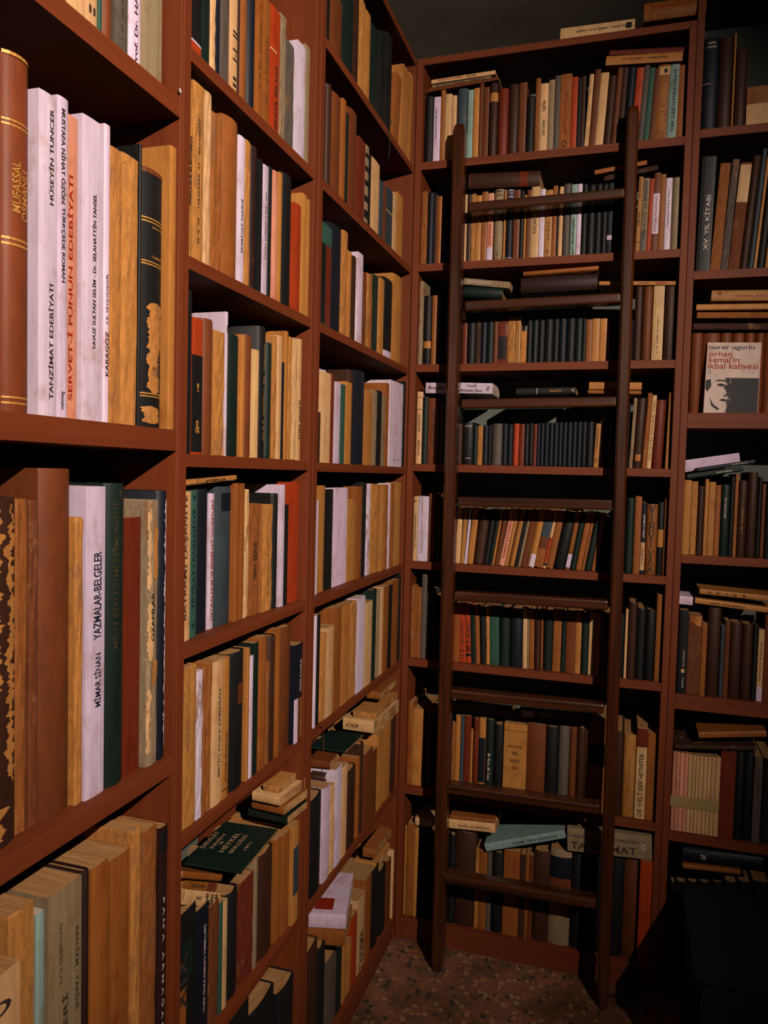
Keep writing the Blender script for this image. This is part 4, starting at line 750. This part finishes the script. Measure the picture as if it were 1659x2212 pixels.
# paper band round the set of thin cream books
b0 = solve_u(1446, (0, .018, ZB['E6']), (1, 0, 0)); b1 = solve_u(1550, (0, .018, ZB['E6']), (1, 0, 0))
zb1 = solve_v(1717, (b0, .018, ZB['E6'])); zb0 = solve_v(1740, (b0, .018, ZB['E6']))
bm = bmesh.new()
band = box_me('paper_band', b0-.001 if b0-.001 > .8655 else .8655, b1, .0170, .0182, ZB['E6']+zb0, ZB['E6']+zb1, 0)
bo = link('paper_band', band, None, ink((176, 150, 100))); tag(bo, 'beige paper band wrapped round the set of thin cream books', 'paper band')

# ------------------------------------------------------------------ ladder
lad = bpy.data.objects.new('ladder', None); col.objects.link(lad); lad.location = (.42, -.14, 0)
tag(lad, 'dark varnished wooden library ladder leaning on the back bookcase', 'ladder')
def lp(x, y, z): return (x-.42, y+.14, z)
FY = lambda z: -.1406+.03373*z
def rail(xb, xt, wb, wt, ztop, nm):
    path = []
    for i in range(13):
        z = ztop*i/12; f = i/12; s = 1.0
        if i == 0: s = .72
        if i == 12: s = .78
        path.append((*lp(xb+(xt-xb)*f, FY(z)+.027, z+.0005), s))
    path.insert(1, (*lp(xb, FY(.04)+.027, .04), 1.0)); path.insert(-1, (*lp(xt, FY(ztop-.02)+.027, ztop-.02), 1.0))
    o = link('rail', sweep_me('rail', path, (wb+wt)/2, .052, .007), lad, M_rail)
    if nm: o['label'] = nm
rail(.181, .153, .036, .040, 2.688, 'left rail'); rail(.690, .674, .034, .036, 2.683, 'right rail')
for z in (2.413, 2.105, 1.799, 1.492, 1.193, .883, .581, .295):
    y = FY(z); dz = -.004 if z > 2 else (0.004 if z > 1 else .008)
    m = box_me('rung', -.228, .240, y+.14+.002, y+.14+.050, z-.0, z+.030, .006)
    for vv in m.vertices: vv.co.z += (vv.co.x)*.012
    link('rung', m, lad, M_rung)

# ------------------------------------------------------------------ black cabinet at the lower right, cord ends, hook
P = on(1453, 2139, 2, 0.0)
cb = bpy.data.objects.new('cabinet', None); col.objects.link(cb); cb.location = (P.x, -.02, 0)
tag(cb, 'black cabinet in deep shade at the lower right corner', 'cabinet')
x1 = 1.60-P.x
link('body', box_me('body', .012, x1, -.46, 0.0, .04, .36, .004), cb, M_black)
link('top_panel', box_me('top_panel', .004, x1, -.47, 0.0, .36, .378, .004), cb, M_black)
for q in ((.03, -.44), (x1-.05, -.44), (.03, -.05), (x1-.05, -.05)): link('leg', box_me('leg', q[0], q[0]+.03, q[1], q[1]+.03, 0, .04, .003), cb, M_black)
dr = link('door', box_me('door', .02, x1-.01, -.474, -.4605, .05, .35, .002), cb, M_black)
link('knob', box_me('knob', .06, .075, -.486, -.4745, .19, .205, .003), cb, M_metal).parent = dr
sc_ = bmesh.new(); bmesh.ops.create_uvsphere(sc_, u_segments=16, v_segments=10, radius=.011)
for vv in sc_.verts: vv.co.z *= .6
kme = bpy.data.meshes.new('cap'); sc_.to_mesh(kme); sc_.free()
ko = link('metal_cap', kme, None, M_metal); ko.location = (on(1446, 2141, 2, .007).x, on(1446, 2141, 2, .007).y, .0068); tag(ko, 'small shiny metal cap on the floor beside the black cabinet', 'cap')
def cord(name, pts, r, m, label, cat):
    P = [Vector(p) for p in pts]; Q = []
    for i in range(len(P)-1):
        p0, p1, p2, p3 = P[max(i-1, 0)], P[i], P[i+1], P[min(i+2, len(P)-1)]
        for k in range(6):
            t = k/6; Q.append(.5*((2*p1)+(p2-p0)*t+(2*p0-5*p1+4*p2-p3)*t*t+(3*p1-p0-3*p2+p3)*t**3))
    Q.append(P[-1]); V = []; F_ = []
    for i, q in enumerate(Q):
        T = (Q[min(i+1, len(Q)-1)]-Q[max(i-1, 0)]).normalized(); A_ = T.orthogonal().normalized(); B_ = T.cross(A_)
        V += [q+r*(math.cos(a*1.0472)*A_+math.sin(a*1.0472)*B_) for a in range(6)]
        if i: F_ += [((i-1)*6+a, (i-1)*6+(a+1) % 6, i*6+(a+1) % 6, i*6+a) for a in range(6)]
    o = link(name, mesh(name, V, F_, smooth=True), None, m); tag(o, label, cat); return o
g0 = [on(u, v, 0, x) for u, v, x in ((846, 262, -.015), (841, 276, .002), (840, 290, .003), (842, 315, .003), (839, 342, .003))]
cord('bookmark_ribbon', g0, .0012, ink((40, 66, 56)), 'dark green ribbon hanging over the edge of the top far-left shelf', 'ribbon')
g1 = [on(u, v, 0, x) for u, v, x in ((672, 1580, -.01), (680, 1574, .003), (693, 1569, .003), (698, 1580, .003), (698, 1640, .002), (694, 1668, -.005))]
cord('string', g1, .0011, ink((110, 60, 34)), 'thin brown string looped over a shelf edge of the far left bookcase', 'string')
nl = on(391, 196, 0, .0015)
no = link('sticker', box_me('sticker', -.0035, .0035, -.004, .004, -.004, .004, .001), None, ink((205, 185, 178))); no.location = (.0001, nl.y, nl.z); no.scale = (.15, .7, .9)
tag(no, 'tiny torn white paper scrap stuck on the upright between the left bookcases', 'scrap')
